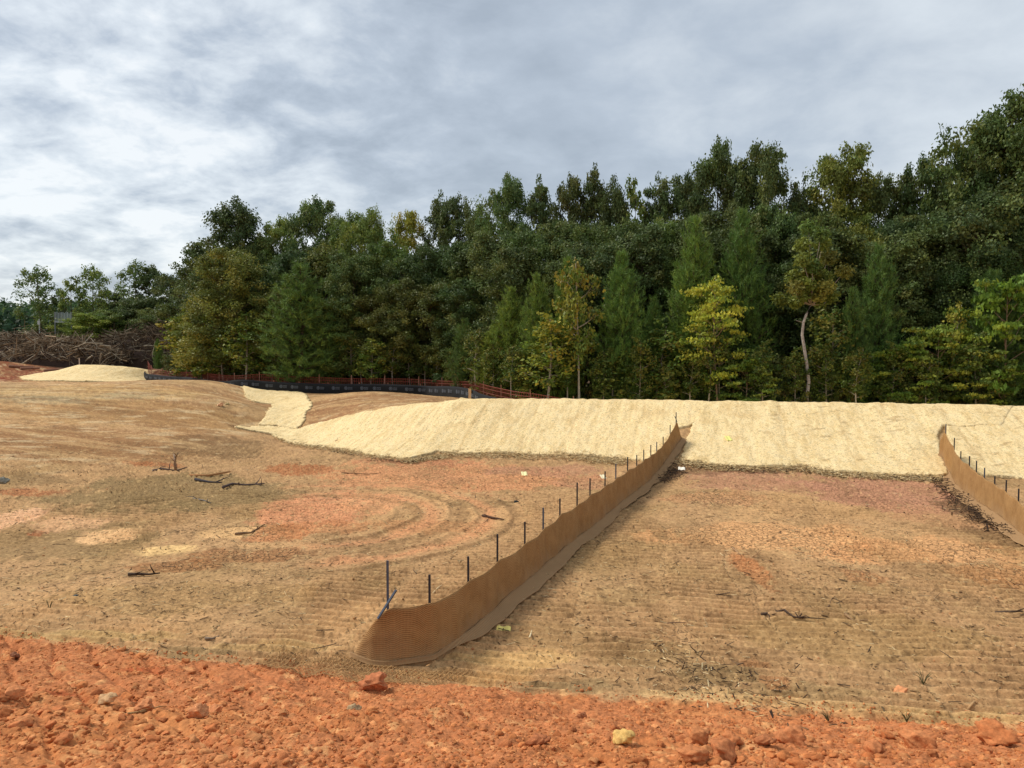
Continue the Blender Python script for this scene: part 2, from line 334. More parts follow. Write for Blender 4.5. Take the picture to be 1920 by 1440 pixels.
def mat_plain(name, c, rough=.8, metal=0, amp=.25, sc=20):
    m, N, L, b = newmat(name); b.inputs['Roughness'].default_value = rough; b.inputs['Metallic'].default_value = metal
    tc = N.new('ShaderNodeTexCoord'); ns = N.new('ShaderNodeTexNoise'); ns.inputs['Scale'].default_value = sc; ns.inputs['Detail'].default_value = 5; L.new(tc.outputs['Object'], ns.inputs['Vector'])
    mx = N.new('ShaderNodeMix'); mx.data_type = 'RGBA'; L.new(ns.outputs[0], mx.inputs[0])
    mx.inputs[6].default_value = (*[q*(1-amp) for q in c], 1); mx.inputs[7].default_value = (*[min(1, q*(1+amp)) for q in c], 1); L.new(mx.outputs[2], b.inputs['Base Color'])
    return m
M_steel = mat_plain('dark_steel', (.032, .036, .045), .55, .2, .4, 8)
M_steelblue = mat_plain('blue_grey_steel', (.075, .105, .15), .5, .1, .3, 8)
M_silt = mat_plain('black_geotextile', (.005, .006, .008), .95, 0, .4, 3)
M_orange = mat_plain('orange_plastic', (.25, .045, .02), .7, 0, .35, 2)
M_lath = mat_plain('lath', (.42, .20, .13), .9, 0, .3, 9)
M_print = mat_plain('faded_print', (.11, .125, .15), .8, 0, .3, 9)

# ------------------------------------------------------------ ground
AK = .94
def C(r, g, b): return lin((r, g, b))*AK
BLOBS = [  # px, py, half width, half height (px), colour, strength
 (150,830,330,34,(150,108,68),.8),(420,840,120,22,(122,98,66),.6),(100,760,420,30,(170,130,82),.8),(120,735,300,12,(190,158,105),.7),(250,728,300,8,(188,150,95),.6),(60,748,120,10,(150,138,105),.7),(240,742,60,8,(158,146,112),.6),
 (700,745,160,18,(160,120,82),.9),(620,775,60,16,(162,118,80),.8),
 (330,925,230,36,(136,114,76),.8),(110,1010,150,40,(144,118,78),.65),(60,900,110,14,(136,110,74),.6),
 (560,880,60,11,(182,112,70),.75),(290,872,60,6,(176,102,60),.7),(60,925,70,7,(178,104,64),.6),(70,1000,22,6,(188,108,70),.7),
 (590,955,95,34,(220,154,110),.95),(700,945,60,20,(222,160,112),.85),(520,1000,50,14,(214,140,90),.7),(620,990,60,12,(205,140,92),.6),
 (850,895,240,26,(216,150,104),.8),(770,862,110,8,(206,138,98),.7),(1010,885,120,10,(182,132,102),.6),(1090,905,60,12,(196,140,104),.6),
 (20,975,48,26,(230,180,136),1),(130,985,80,16,(218,170,124),.9),(205,1003,52,12,(224,178,126),1),(310,1032,60,11,(240,198,134),1),(420,1000,70,11,(226,180,124),.9),
 (350,1060,90,12,(160,105,62),.6),(480,1040,120,14,(164,108,66),.6),(800,985,130,12,(206,142,92),.5),(900,945,60,8,(140,112,74),.7),
 (1440,905,160,20,(178,128,98),.8),(1660,925,150,36,(188,134,104),.85),(1350,935,90,18,(206,150,104),.6),(1780,970,130,28,(196,144,104),.5),
 (1420,1005,220,26,(224,168,114),.85),(1700,1030,210,24,(224,168,114),.85),(1880,1080,90,30,(212,152,98),.6),(1415,1075,28,40,(206,138,88),.75),(1330,1010,60,16,(212,160,108),.6),(1600,1035,60,14,(222,158,104),.6),(1610,1080,40,20,(196,138,92),.5),
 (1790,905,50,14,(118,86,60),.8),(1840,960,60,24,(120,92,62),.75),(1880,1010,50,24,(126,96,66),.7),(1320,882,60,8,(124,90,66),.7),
 (520,1215,130,10,(216,178,120),.7),(960,1235,110,18,(214,172,112),.7),(860,1270,120,10,(212,164,104),.6),(1300,1310,120,7,(218,180,124),.7),(1700,1352,240,12,(216,176,118),.8),(1450,1326,160,8,(214,174,118),.7),(150,1195,220,8,(190,160,102),.5),
 (330,1225,110,8,(152,128,88),.6),(1050,1290,120,9,(140,120,84),.6),(1330,1270,110,22,(146,122,82),.6),(1050,1190,90,26,(160,128,84),.5),(1200,1230,120,30,(158,128,84),.5),(1600,1200,220,50,(164,132,84),.55),(1500,1300,120,14,(150,124,82),.5),
 (1420,1248,20,10,(190,126,80),.5),(1450,1285,14,6,(194,126,78),.4),(380,1120,260,36,(170,134,84),.5),
 (30,700,110,24,(128,58,34),1),(160,706,60,10,(112,62,44),.8),(240,690,50,8,(148,96,60),.6)]
def ground_color(X, Y):
    shp = X.shape; c = np.ones(shp+(3,))*C(186, 146, 102)
    n1 = fbm(X*.35, Y*.35, 4, 31); n2 = fbm(X*1.4, Y*.9, 4, 32); n3 = fbm(X*7, Y*4.5, 4, 33, .65); n4 = fbm(X*22, Y*12, 3, 34, .7)
    def mixc(m, col): nonlocal c; m = m[..., None]; c = c*(1-m)+C(*col)*m
    mixc(sstep(.5, .75, n1)*.6, (166, 134, 88)); mixc(sstep(.5, .25, n1)*.5, (208, 162, 110))
    wx = 1.6*(fbm(X*.6, Y*.6, 3, 35)-.5)+.5*(fbm(X*3, Y*3, 3, 37)-.5); wy = 1.6*(fbm(X*.6, Y*.6, 3, 36)-.5)+.5*(fbm(X*3, Y*3, 3, 38)-.5)
    for px, py, rx, ry, col, st in BLOBS:
        q = P(px, py); q1 = P(px+rx*.7, py); q2 = P(px, py+ry*.6)
        ax = max(.25, (q1[0]-q[0])/.7); ay = max(.25, abs(q[1]-q2[1])/.6)
        d = ((X-q[0]+wx*min(1, ax/2))/ax)**2+((Y-q[1]+wy*min(1, ay/2))/ay)**2
        mixc(sstep(1.12, .80, np.sqrt(d)+.8*(n2-.5)+.6*(n3-.5))*st*.97, col)
    sk = fbm(X*.16, (Y+.1*X)*1.7, 4, 56, .6); up = sstep(.1, .6, base(X, Y))*sstep(0, -8, X)
    mixc(up*sstep(.5, .66, sk)*.55, (140, 100, 62)); mixc(up*sstep(.48, .34, sk)*.5, (200, 162, 112))
    sp_ = fbm(X*.9+Y*.3, (Y-.5*X)*2.2, 3, 57); mixc(sstep(.62, .74, sp_)*up*.6, (212, 184, 140))
    rho = np.hypot(X-ARC[0], Y-ARC[1]); arcm = sstep(6.3, 5.6, rho)*sstep(1.4, 2.0, rho)*sstep(-1.2, .4, X-ARC[0]+.35*(Y-ARC[1]))
    for r0, wd_ in ((3.4, .28), (5.0, .25)): mixc(arcm*np.exp(-((rho-r0-.4*(n2-.5))/wd_)**2)*.7, (216, 150, 104))
    for r0 in (2.9, 4.2, 5.7): mixc(arcm*np.exp(-((rho-r0-.4*(n2-.5))/.16)**2)*.5, (140, 104, 68))
    mixc(sstep(.52, .68, n2)*.25, (138, 108, 70)); mixc(sstep(.6, .78, n3)*.5, (214, 176, 122)); mixc(sstep(.40, .26, n3)*.5, (118, 90, 60))
    crk = np.zeros(shp)
    for px, py, rx, ry, col, st in BLOBS:
        if col[0]-col[1] > 52 and py > 850: q = P(px, py); q1 = P(px+rx*.7, py); q2 = P(px, py+ry*.6); ax = max(.25, (q1[0]-q[0])/.7); ay = max(.25, abs(q[1]-q2[1])/.6); crk = np.maximum(crk, sstep(1.3, .6, np.sqrt(((X-q[0])/ax)**2+((Y-q[1])/ay)**2)))
    crk = np.maximum(crk, .45*sstep(.52, .62, fbm(X*.9, Y*.9, 3, 39)))
    # red slope
    r = redmask(X, Y); rc = np.ones(shp+(3,))*C(192, 122, 77)
    def mixr(m, col): nonlocal rc; m = m[..., None]; rc = rc*(1-m)+C(*col)*m
    mixr(sstep(.5, .7, n1)*.6, (208, 142, 86)); mixr(sstep(.55, .72, n2)*.6, (186, 116, 66)); mixr(sstep(.60, .75, n3)*.6, (226, 170, 112)); mixr(sstep(.46, .28, n3)*.6, (146, 88, 52))  # the darkest noise tone paints shade for crevices into the colour
    for px, py, rx, ry in ((270,1255,60,18),(120,1300,60,10),(450,1300,30,8)):
        q = P(px, py); ax = rx/F*q[1]; ay = ry/F*q[1]*2.2; mixr(sstep(1.3, .4, np.sqrt(((X-q[0])/ax)**2+((Y-q[1])/ay)**2)+.7*(n2-.5))*.75, (176, 88, 50))
    c = c*(1-r[..., None])+rc*r[..., None]
    # forest floor litter
    ff = sstep(-1, 2.5, Y-forestY(X))[..., None]; c = c*(1-ff)+C(86, 66, 44)*ff
    crk = crk*(1-r)*(1-trackmask(X, Y)*.6); return np.concatenate([np.clip(c*(.84+.32*n4[..., None]), 0, 1), crk[..., None]], -1)
FPX = [(270,76),(300,73),(343,69.5),(406,63),(440,61),(614,58.5),(800,57),(862,52),(884,49.5),(896,47.8),(950,44.2),(1010,43),(1090,42)]
FP = [((px-960)/F*Y, Y) for px, Y in FPX]
def forestY(X):
    xs = np.array([-120]+[p[0] for p in FP]+[16, 24, 60]); ys = np.array([95]+[p[1]+2.2 for p in FP]+[41.5, 40, 36])
    return np.interp(X, xs, ys)
def make_ground():
    th = np.concatenate([np.linspace(-180, -40, 40)[:-1], np.linspace(-40, 40, 1050), np.linspace(40, 180, 40)[1:]]); th = np.radians(th)
    r = [.4, 1.0, 1.8, 2.6, 3.4]
    while r[-1] < 45: r.append(r[-1]*(1.0019 if 9 < r[-1] < 27 else 1.0038) if r[-1] > 4.2 else r[-1]*1.02)
    while r[-1] < 95: r.append(r[-1]*1.007)
    while r[-1] < 2000: r.append(r[-1]*1.15)
    r = np.array(r); R, T = np.meshgrid(r, th, indexing='ij'); X = R*np.sin(T); Y = R*np.cos(T)
    Z = height(X, Y); far = sstep(95, 190, R); Z = Z*(1-far)+3.0*far
    col = ground_color(X, Y)
    nr, nt = X.shape; i = np.arange(nr-1)[:, None]*nt+np.arange(nt-1)[None, :]
    Fc = np.stack([i, i+nt, i+nt+1, i+1], -1).reshape(-1, 4)
    V = np.stack([X, Y, Z], -1).reshape(-1, 3)
    o = mesh_np('ground', V, Fc[:, ::-1], M_ground, None, col.reshape(-1, 4), True); tag(o, kind='structure')
make_ground()

# ------------------------------------------------------------ straw blankets
def seams(X, Y):
    s = (X-.27*Y+.5*(fbm(X*.5, Y*.5, 2, 41)-.5)+1.5*vn(X*.3-.08*Y, 0*Y, 42))/2.4; f = s-np.floor(s)
    return np.exp(-((f-.5)/.025)**2)
def blanket(poly, label, res=.07, group=None, lift=.05, seam=True, zf=None):
    W = np.array([P(*q) for q in poly]); x0, y0 = W.min(0)-.3; x1, y1 = W.max(0)+.3
    xs = np.arange(x0, x1, res); ys = np.arange(y0, y1, res); X, Y = np.meshgrid(xs, ys, indexing='ij')
    X = X+(vn(X*9, Y*9, 50)-.5)*res*.5; Y = Y+(vn(X*9, Y*9, 51)-.5)*res*.5
    e = .18*(fbm(X*1.6, Y*1.6, 3, 44)-.5)+.16*(fbm(X*6, Y*6, 2, 45)-.5)
    ins = inpoly(X+e, Y+e, W); 
    sm = seams(X, Y) if seam else 0*X
    rip = fbm((X-.27*Y)*1.7, Y*.25, 3, 46)-.5
    Z = base(X, Y)+lift+.05*(fbm(X*.9, Y*.9, 3, 47)-.5)+.10*rip+.05*(fbm(X*3, Y*3, 3, 48)-.5)-.02*sm+.03
    n1 = fbm(X*.8, Y*.8, 3, 52); n2 = fbm(X*8, Y*3.4, 4, 53, .7); n3 = fbm((X-.27*Y)*4, Y*.7, 3, 54)
    c = np.ones(X.shape+(3,))*C(250, 222, 166)*1.04
    def mx(m, q): nonlocal c; c = c*(1-m[..., None])+C(*q)*m[..., None]
    mx(sstep(.5, .75, n2)*.35, (218, 182, 116)); mx(sstep(.55, .75, n3)*.3, (222, 188, 124)); mx(sstep(.5, .3, n2)*.3, (255, 236, 190)); n5 = fbm((X-.27*Y)*9, Y*1.1, 3, 58, .6); mx(sstep(.52, .66, n5)*.28, (206, 172, 118)); mx(sm*.35*sstep(.4, .6, n1), (196, 156, 100)); mx(sstep(.66, .8, n1)*.3, (214, 176, 116))
    sc = fbm(X*1.6, Y*5, 3, 55); mx(sstep(.72, .78, sc)*sstep(9, 13, X)*.45, (160, 122, 76))
    keep = ins[:-1, :-1] & ins[1:, :-1] & ins[1:, 1:] & ins[:-1, 1:]
    nx, ny = X.shape; i = np.arange(nx-1)[:, None]*ny+np.arange(ny-1)[None, :]
    Fc = np.stack([i, i+ny, i+ny+1, i+1], -1)[keep]; used = np.unique(Fc); mp = np.zeros(nx*ny, int); mp[used] = np.arange(len(used)); Fc = mp[Fc]
    V = np.stack([X, Y, Z], -1).reshape(-1, 3)[used]; cc = c.reshape(-1, 3)[used]
    # skirt edge gives the mat its thickness
    E = np.concatenate([Fc[:, [a, (a+1) % 4]] for a in range(4)]); key = np.sort(E, 1); k = key[:, 0].astype(np.int64)*len(V)+key[:, 1]
    u, idx, cnt = np.unique(k, return_index=True, return_counts=True); B = E[idx[cnt == 1]]
    n0 = len(V); V2 = V.copy(); V2[:, 2] -= lift+.06; V = np.concatenate([V, V2]); cc = np.concatenate([cc, cc*.8])
    Fc = np.concatenate([Fc, np.stack([B[:, 1], B[:, 0], B[:, 0]+n0, B[:, 1]+n0], -1)])
    o = mesh_np('straw_blanket', V, Fc, M_straw, None, cc, True)
    return tag(o, label, 'erosion blanket', group or 'straw erosion blankets on the banks')
blanket([(437,802),(470,801),(500,800),(540,803),(560,807),(575,800),(600,793),(640,783),(700,771),(760,761),(830,755),(860,750),(872,745),(884,743),(900,747),(950,748),(1000,747.5),(1100,747.5),(1200,749),(1300,752),(1350,752),(1330,775),(1306,795),(1290,802),(1268,806),(1262,835),(1250,862),
         (1215,868),(1173,863),(1107,857),(1040,856),(973,853),(873,853),(820,848),(795,856),(767,862),(700,856),(640,845),(580,838),(533,828),(500,813)], 'long cream straw blanket on the bank left of the middle brown fence')
blanket([(1332,752),(1400,753.5),(1500,755),(1600,757),(1700,758),(1800,760),(1920,762),(2010,765),(1880,803),(1800,803),(1768,803),(1760,820),(1764,850),(1776,880),(1779,893),(1758,897),(1719,893),(1680,894),(1640,892),(1580,888),(1534,887),(1503,876),(1409,878),(1363,875),(1326,871),(1272,865),(1288,823),(1297,800),(1312,777)], 'cream straw blanket on the bank between the two brown coir fences', lift=.062)
blanket([(1992,765),(2080,768),(2300,774),(2300,915),(1920,901),(1885,898),(1847,896),(1812,880),(1792,860),(1778,835),(1772,803),(1800,802),(1862,802)], 'cream straw blanket on the bank right of the far right coir fence')
blanket([(452,727),(500,725),(545,727),(573,740),(586,763),(572,790),(558,806),(520,800),(483,799),(497,780),(515,758),(480,755),(460,745)], 'curving cream straw strip lining the small swale below the black fence', .08, seam=False)
def far_blanket():
    W = [(-46.8,73.5),(-45,71),(-43,70.3),(-39,70.3),(-35.3,71.3),(-35.9,78.6),(-38.6,78.6),(-41,78.2),(-43.6,78),(-45.6,76.5)]
    global P_save
    px = []
    for X, Y in W:
        z = float(base(X, Y)); yc = Y*cos(PITCH)-(z-CAMZ)*sin(PITCH); zc = Y*sin(PITCH)+(z-CAMZ)*cos(PITCH); px.append((960+F*X/yc, 720-F*zc/yc))
    return W
_P = P
def blanket_w(W, label, **k):
    global P
    P = lambda a, b: np.array((a, b)); o = blanket(W, label, **k); P = _P; return o
blanket_w(far_blanket(), 'pale straw blanket over a low mound before the brush piles', res=.12, lift=.08, seam=False)

# ------------------------------------------------------------ coir fences
def resample(pts, step):
    out = []; 
    for a, b in zip(pts[:-1], pts[1:]):
        n = max(1, int(np.linalg.norm(np.array(b[:2])-np.array(a[:2]))/step))
        for k in range(n): out.append(tuple(np.array(a)*(1-k/n)+np.array(b)*(k/n)))
    out.append(tuple(pts[-1])); return out
def smooth1(a, k):
    a = np.array(a, float)
    for _ in range(k): a[1:-1] = (a[:-2]+2*a[1:-1]+a[2:])/4
    return a
def coir_fence(stakes, tail, label, apron_w, head=None):
    """stakes: px, ground py, fabric-top py, stake-top py;  tail: low wing before the first stake (px, ground py, top py)"""
    S = []
    for px, gy_, fy_, sy_ in stakes:
        q = P(px, gy_); zg = float(height(q[0], q[1])); S.append((q[0], q[1], zg, ztop(q[0], q[1], fy_), ztop(q[0], q[1], sy_)))
    root = empty('coir_fence', (0, 0, 0), label, 'coir fence', 'brown coir baffle fences across the basin')
    T = []
    for px, gy_, ty_ in tail:
        q = P(px, gy_); T.append((q[0], q[1], float(height(q[0], q[1])), ztop(q[0], q[1], ty_)))
    pts = T+[s[:4] for s in S]
    if head:
        for px, gy_, ty_ in head: q = P(px, gy_); pts.append((q[0], q[1], float(height(q[0], q[1])), ztop(q[0], q[1], ty_)))
    fine = resample(pts, .05); n = len(fine); A = np.array(fine)
    sidx = []; acc = 0
    X = smooth1(A[:, 0], 1); Y = smooth1(A[:, 1], 1); Zt = smooth1(A[:, 3], 2)
    Sxy = np.array([s[:2] for s in S]); d = np.min(np.hypot(X[:, None]-Sxy[None, :, 0], Y[:, None]-Sxy[None, :, 1]), 1)
    span = np.clip(d/.75, 0, 1)
    Zt = Zt-.035*np.sin(np.minimum(span, 1)*pi/2)                                    # cloth sags between stakes
    Zb = height(X, Y)-.03
    ln = np.concatenate([[0], np.cumsum(np.hypot(np.diff(X), np.diff(Y)))])
    dx = smooth1(np.gradient(X), 60); dy = smooth1(np.gradient(Y), 60); L = np.hypot(dx, dy)+1e-9; nx, ny = dy/L, -dx/L          # towards +x side (right / camera)
    rows = 22; V = []; UV = []
    for j in range(rows):
        v = j/(rows-1); z = Zb+(Zt-Zb)*v
        belly = .085*np.sin(v*pi*.9)*span+.07*(fbm(ln*1.6+v*1.5, v*1.2+0*ln, 3, 61)-.5)*(1-v*.5)+.05*(fbm(ln*5, v*.8+0*ln, 2, 65)-.5)*(1-v)+.09*(1-v)**3
        V.append(np.stack([X+nx*belly, Y+ny*belly, z+.012*(fbm(ln*8, v*3+0*ln, 2, 62)-.5)], -1)); UV.append(np.stack([ln, v*(Zt-Zb)], -1))
    V = np.concatenate(V); UV = np.concatenate(UV); i = (np.arange(rows-1)[:, None]*n+np.arange(n-1)[None, :])
    Fc = np.stack([i, i+1, i+n+1, i+n], -1).reshape(-1, 4)
    o = mesh_np('fabric', V, Fc, M_coir, root, None, True, UV); sm = o.modifiers.new('thick', 'SOLIDIFY'); sm.thickness = .012
    # apron lying on the soil at its foot
    rows = 9; V = []; UV = []
    wv = apron_w*(.45+1.1*fbm(ln*1.1, 0*ln, 3, 63))*sstep(1.6, 2.8, ln)+.02
    for j in range(rows):
        v = j/(rows-1); xx = X+nx*(.06+wv*v); yy = Y+ny*(.06+wv*v)
        V.append(np.stack([xx, yy, smooth1(height(xx, yy), 40)+.045*(1-v)**2*1.6+.045+.04*fbm(ln*2, v*1.5+0*ln, 2, 64)*(1-.4*v)], -1)); UV.append(np.stack([ln, -v*wv], -1))
    V = np.concatenate(V); UV = np.concatenate(UV); i = (np.arange(rows-1)[:, None]*n+np.arange(n-1)[None, :])
    Fc = np.stack([i, i+1, i+n+1, i+n], -1).reshape(-1, 4)
    o = mesh_np('apron', V, Fc, M_coirpale, root, None, True, UV); sm = o.modifiers.new('thick', 'SOLIDIFY'); sm.thickness = .012
    # steel stakes: a studded T profile
    for k, s in enumerate(S):
        bx_, by_, zg, zf, zt = s; h = zt-zg+.2; m = MB(); kk = int(np.argmin((X-bx_)**2+(Y-by_)**2)); a = atan2(dy[kk], dx[kk]); bx_, by_ = X[kk], Y[kk]
        off = (-.045*nx[kk], -.045*ny[kk]); x, y = bx_+off[0], by_+off[1]; le = random.uniform(-.02, .02)
        m.box((x, y, zg-.2+h/2), (.036, .012, h)); m.box((x, y+.0175, zg-.2+h/2), (.009, .022, h))
        q = zg+.1
        while q < zt-.03: m.box((x, y-.0085, q), (.012, .007, .022)); q += .055
        m.build('stake', M_steel if k % 5 else M_steelblue, root)
    return root, S
_keep = M_coir; M_coirpale = M_coir.copy(); M_coirpale.name = 'coir_weave_pale'
for nd in M_coirpale.node_tree.nodes:
    if nd.type == 'VALTORGB':
        for e in nd.color_ramp.elements: c = e.color; e.color = (c[0]*1.0, c[1]*1.03, c[2]*1.05, 1)
F1 = [(727,1250,1141,1053),(810,1240,1131,1079),(883,1190,1088,1044),(937,1140,1049,1002),(988,1096,1017,979),(1022,1064,989,952),(1053,1037,963,935),(1085,1010,945,905),(1109,992,926,897),(1137,970,909,884),
      (1157,952,895,870),(1179,936,880,857),(1196,923,871,853),(1209,912,860,843),(1222,898,852,834),(1233,886,844,829),(1245,870,832,819),(1258,852,811,797),(1269,836,790,773)]
f1, S1 = coir_fence(F1, [(664,1232,1226),(676,1240,1202),(700,1248,1166)], 'brown coir fence running from the red soil to the bank in the middle', .25, [(1273,832,805),(1275,826,815)])
F2 = [(1770,862,810,795),(1785,893,836,821),(1797,914,857,846),(1813,927,870,855),(1826,937,882,864),(1841,948,893,877),(1860,962,905,892),(1881,979,918,900),(1904,997,936,916),(1931,1020,957,935),(1965,1048,982,958),(2005,1080,1010,985),(2055,1125,1050,1020),(2120,1180,1100,1068)]
f2, S2 = coir_fence(F2, [(1762,857,826)], 'brown coir fence curving down the bank at the far right', .32)
m = MB(); s = S1[0]; x, y = s[0], s[1]
m.tube([(x-.13, y-.06, s[3]-.13), (x+.14, y-.03, s[3]+.29)], .02, 4); m.build('brace', M_steelblue, f1)
m = MB(); s = S1[-1]; m.tube([(s[0], s[1]-.02, s[3]-.02), (s[0]-.10, s[1], s[3]+.22)], .015, 4); m.build('brace', M_steel, f1)
# loose netting beyond the near end of the fence
def net():
    m = MB(); poly = np.array([P(*q) for q in ((480,1246),(530,1230),(590,1238),(650,1236),(668,1226),(700,1250),(760,1262),(840,1258),(900,1262),(860,1280),(760,1288),(680,1284),(600,1268),(520,1262))])
    x0, y0 = poly.min(0); x1, y1 = poly.max(0); sp_ = .05
    for fam in (0, 1):
        t = -6.0
        while t < 6:
            run = []
            for u in np.arange(-6, 6, .05):
                a = .45; X = (x0+x1)/2+(u*cos(a)-t*sin(a) if fam == 0 else t*cos(a)-u*sin(a)); Y = (y0+y1)/2+(u*sin(a)+t*cos(a) if fam == 0 else t*sin(a)+u*cos(a))
                X2 = X+.05*(vn(X*3, Y*3, 71)-.5); Y2 = Y+.07*(vn(X*3, Y*3, 72)-.5)
                if x0 < X2 < x1 and y0 < Y2 < y1 and inpoly(np.array([X2]), np.array([Y2]), poly)[0]: run.append((X2, Y2))
                else:
                    if len(run) > 2: strands.append(run)
                    run = []
            if len(run) > 2: strands.append(run)
            t += sp_
strands = []; net()
def net_build():
    m = MB()
    for r in strands:
        A = np.array(r); z = height(A[:, 0], A[:, 1])+.03+.03*vn(A[:, 0]*4, A[:, 1]*4, 73); k = random.uniform(.75, 1.2)
        m.tube([(a, b, c) for (a, b), c in zip(r, z)], .0055, 3, lin((176, 138, 92))*k, False)
    tag(m.build('coir_netting', M_wood), 'loose tan coir netting lying on the soil at the near end of the fence', 'netting')
net_build()

# ------------------------------------------------------------ black silt fence and orange safety fence
def path_pts(pts, step):
    fine = resample([(a, b) for a, b in pts], step); A = np.array(fine); A[:, 0] = smooth1(A[:, 0], 4); A[:, 1] = smooth1(A[:, 1], 4)
    ln = np.concatenate([[0], np.cumsum(np.hypot(np.diff(A[:, 0]), np.diff(A[:, 1])))]); return A, ln
def silt():
    root = empty('silt_fence', (0, 0, 0), 'low black silt fence with pale printed emblems below the orange netting', 'silt fence')
    A, ln = path_pts(FP, .25); n = len(A); X, Y = A[:, 0], A[:, 1]; g = base(X, Y); H = .74+.04*(fbm(ln*.5, 0*ln, 2, 81)-.5)
    dx = np.gradient(X); dy = np.gradient(Y); L = np.hypot(dx, dy); nx, ny = dy/L, -dx/L
    rows = 7; V = []
    for j in range(rows):
        v = j/(rows-1); b = .05*sin(v*pi)*fbm(ln*1.5, v+0*ln, 2, 82)*2; V.append(np.stack([X+nx*b, Y+ny*b, g-.1+(H+.1)*v], -1))
    V = np.concatenate(V); i = (np.arange(rows-1)[:, None]*n+np.arange(n-1)[None, :]); Fc = np.stack([i, i+1, i+n+1, i+n], -1).reshape(-1, 4)
    o = mesh_np('fabric', V, Fc, M_silt, root, None, True); o.modifiers.new('thick', 'SOLIDIFY').thickness = .01
    m = MB(); s = .6
    while s < ln[-1]-.8:
        k = int(np.searchsorted(ln, s)); c = np.array((X[k]+nx[k]*.11, Y[k]+ny[k]*.11, g[k]+.42)); t = np.array((dx[k]/L[k], dy[k]/L[k], 0)); up = np.array((0, 0, 1.))
        if A[k, 0] > -1.9: pass
        ring = [c+.13*(cos(q)*t+sin(q)*up) for q in np.linspace(0, 2*pi, 13)[:-1]]+[c+.095*(cos(q)*t+sin(q)*up) for q in np.linspace(0, 2*pi, 13)[:-1]]
        m.add(ring, [(q, (q+1) % 12, 12+(q+1) % 12, 12+q) for q in range(12)])
        for a0, b0, a1, b1 in ((-.03, -.07, .03, .07), (-.06, -.02, .06, .03)):
            m.add([c+a0*t+b0*up, c+a1*t+b0*up, c+a1*t+b1*up, c+a0*t+b1*up], [(0, 1, 2, 3)])
        for row_ in (0, 1):
            for q in range(4):
                w0 = .18+q*.09; b0 = -.01-.11*row_
                m.add([c+w0*t+b0*up, c+(w0+.028)*t+b0*up, c+(w0+.028)*t+(b0+.09)*up, c+w0*t+(b0+.09)*up], [(0, 1, 2, 3)])
                m.add([c+(w0+.028)*t+(b0+.06)*up, c+(w0+.06)*t+(b0+.06)*up, c+(w0+.06)*t+(b0+.09)*up, c+(w0+.028)*t+(b0+.09)*up], [(0, 1, 2, 3)])
        s += 1.15
    m.build('printed_emblems', M_print, o)
    s = .1
    while s < ln[-1]:
        k = int(np.searchsorted(ln, s)); m = MB(); m.box((X[k]-nx[k]*.04, Y[k]-ny[k]*.04, g[k]+.4), (.04, .04, .9)); m.build('stake', M_lath, root); s += 2.4
    k = int(np.argmin(abs(X-atz(889, 740, 1.5)[0])))
    m = MB(); m.box((X[k]+nx[k]*.1, Y[k]+ny[k]*.1, g[k]+.40), (.7, .02, .78), atan2(dy[k], dx[k])); m.build('brown_panel', M_coir, root)
    root2 = empty('safety_fence', (0, 0, 0), 'orange plastic safety netting on laths along the foot of the wood', 'safety fence')
    Q = [(a*1.012+.35, b+1.0) for a, b in FP]; A, ln = path_pts(Q, .5); X, Y = A[:, 0], A[:, 1]; g = base(X, Y); m = MB(); up = .04*(fbm(ln*.4, 0*ln, 2, 84)-.5)
    H = 1.22-.1*fbm(ln*.35, 0*ln, 2, 83); f = lambda s, arr: float(np.interp(s, ln, arr))
    s = 0
    while s < ln[-1]:
        x, y, z, h = f(s, X), f(s, Y), f(s, g), f(s, H); m.box((x, y, z+.1+(h-.1)/2), (.035, .006, h-.1)); s += .17
    for v in (.12, .35, .58, .8, .97):
        m.tube([(X[k], Y[k], g[k]+H[k]*v) for k in range(len(X))], .016, 4)
    m.build('netting', M_orange, root2)
    s = 1.0
    while s < ln[-1]:
        m = MB(); m.box((f(s, X)-.0, f(s, Y)-.03, f(s, g)+.68), (.045, .025, 1.4)); m.build('lath', M_lath, root2); s += 2.7
silt()

# ------------------------------------------------------------ trees
LC = []
def leaves(centers, sig, n, size, cols, upb=.5, seed=0, droop=0):
    """rhombic leaves gathered round clump centres"""
    rg = np.random.default_rng(seed); K = len(centers); idx = rg.integers(0, K, n); Cn = centers[idx]
    off = rg.normal(size=(n, 3)); off /= (np.linalg.norm(off, axis=1)[:, None]+1e-9); rad = rg.random(n)**.55*(1+.35*rg.random(n)**3)
    off = off*rad[:, None]*sig[idx]; pos = Cn+off
    nr = rg.normal(size=(n, 3))*.75+off/np.linalg.norm(sig[idx], axis=1)[:, None]*1.0; nr[:, 2] += upb; nr /= np.linalg.norm(nr, axis=1)[:, None]
    t = np.cross(nr, rg.normal(size=(n, 3))); t /= np.linalg.norm(t, axis=1)[:, None]+1e-9; t[:, 2] -= droop; b = np.cross(nr, t)
    s = size*(.6+.8*rg.random(n))[:, None]
    V = np.stack([pos-t*s*.5, pos+b*s*.32, pos+t*s*.55, pos-b*s*.32], 1).reshape(-1, 3)
    Fc = np.arange(4*n).reshape(n, 4)
    ct = cols[rg.integers(0, len(cols), K)]*(.8+.4*rg.random((K, 1))); c = 1.14*ct[idx]*(.75+.5*rg.random((n, 1)))
    c = np.repeat(c, 4, 0); return V, Fc, c
GREEN = lin(np.array([(104,116,64),(92,108,62),(116,124,66),(124,126,70),(100,112,68)]))
BROWNC = lin((92, 80, 66))
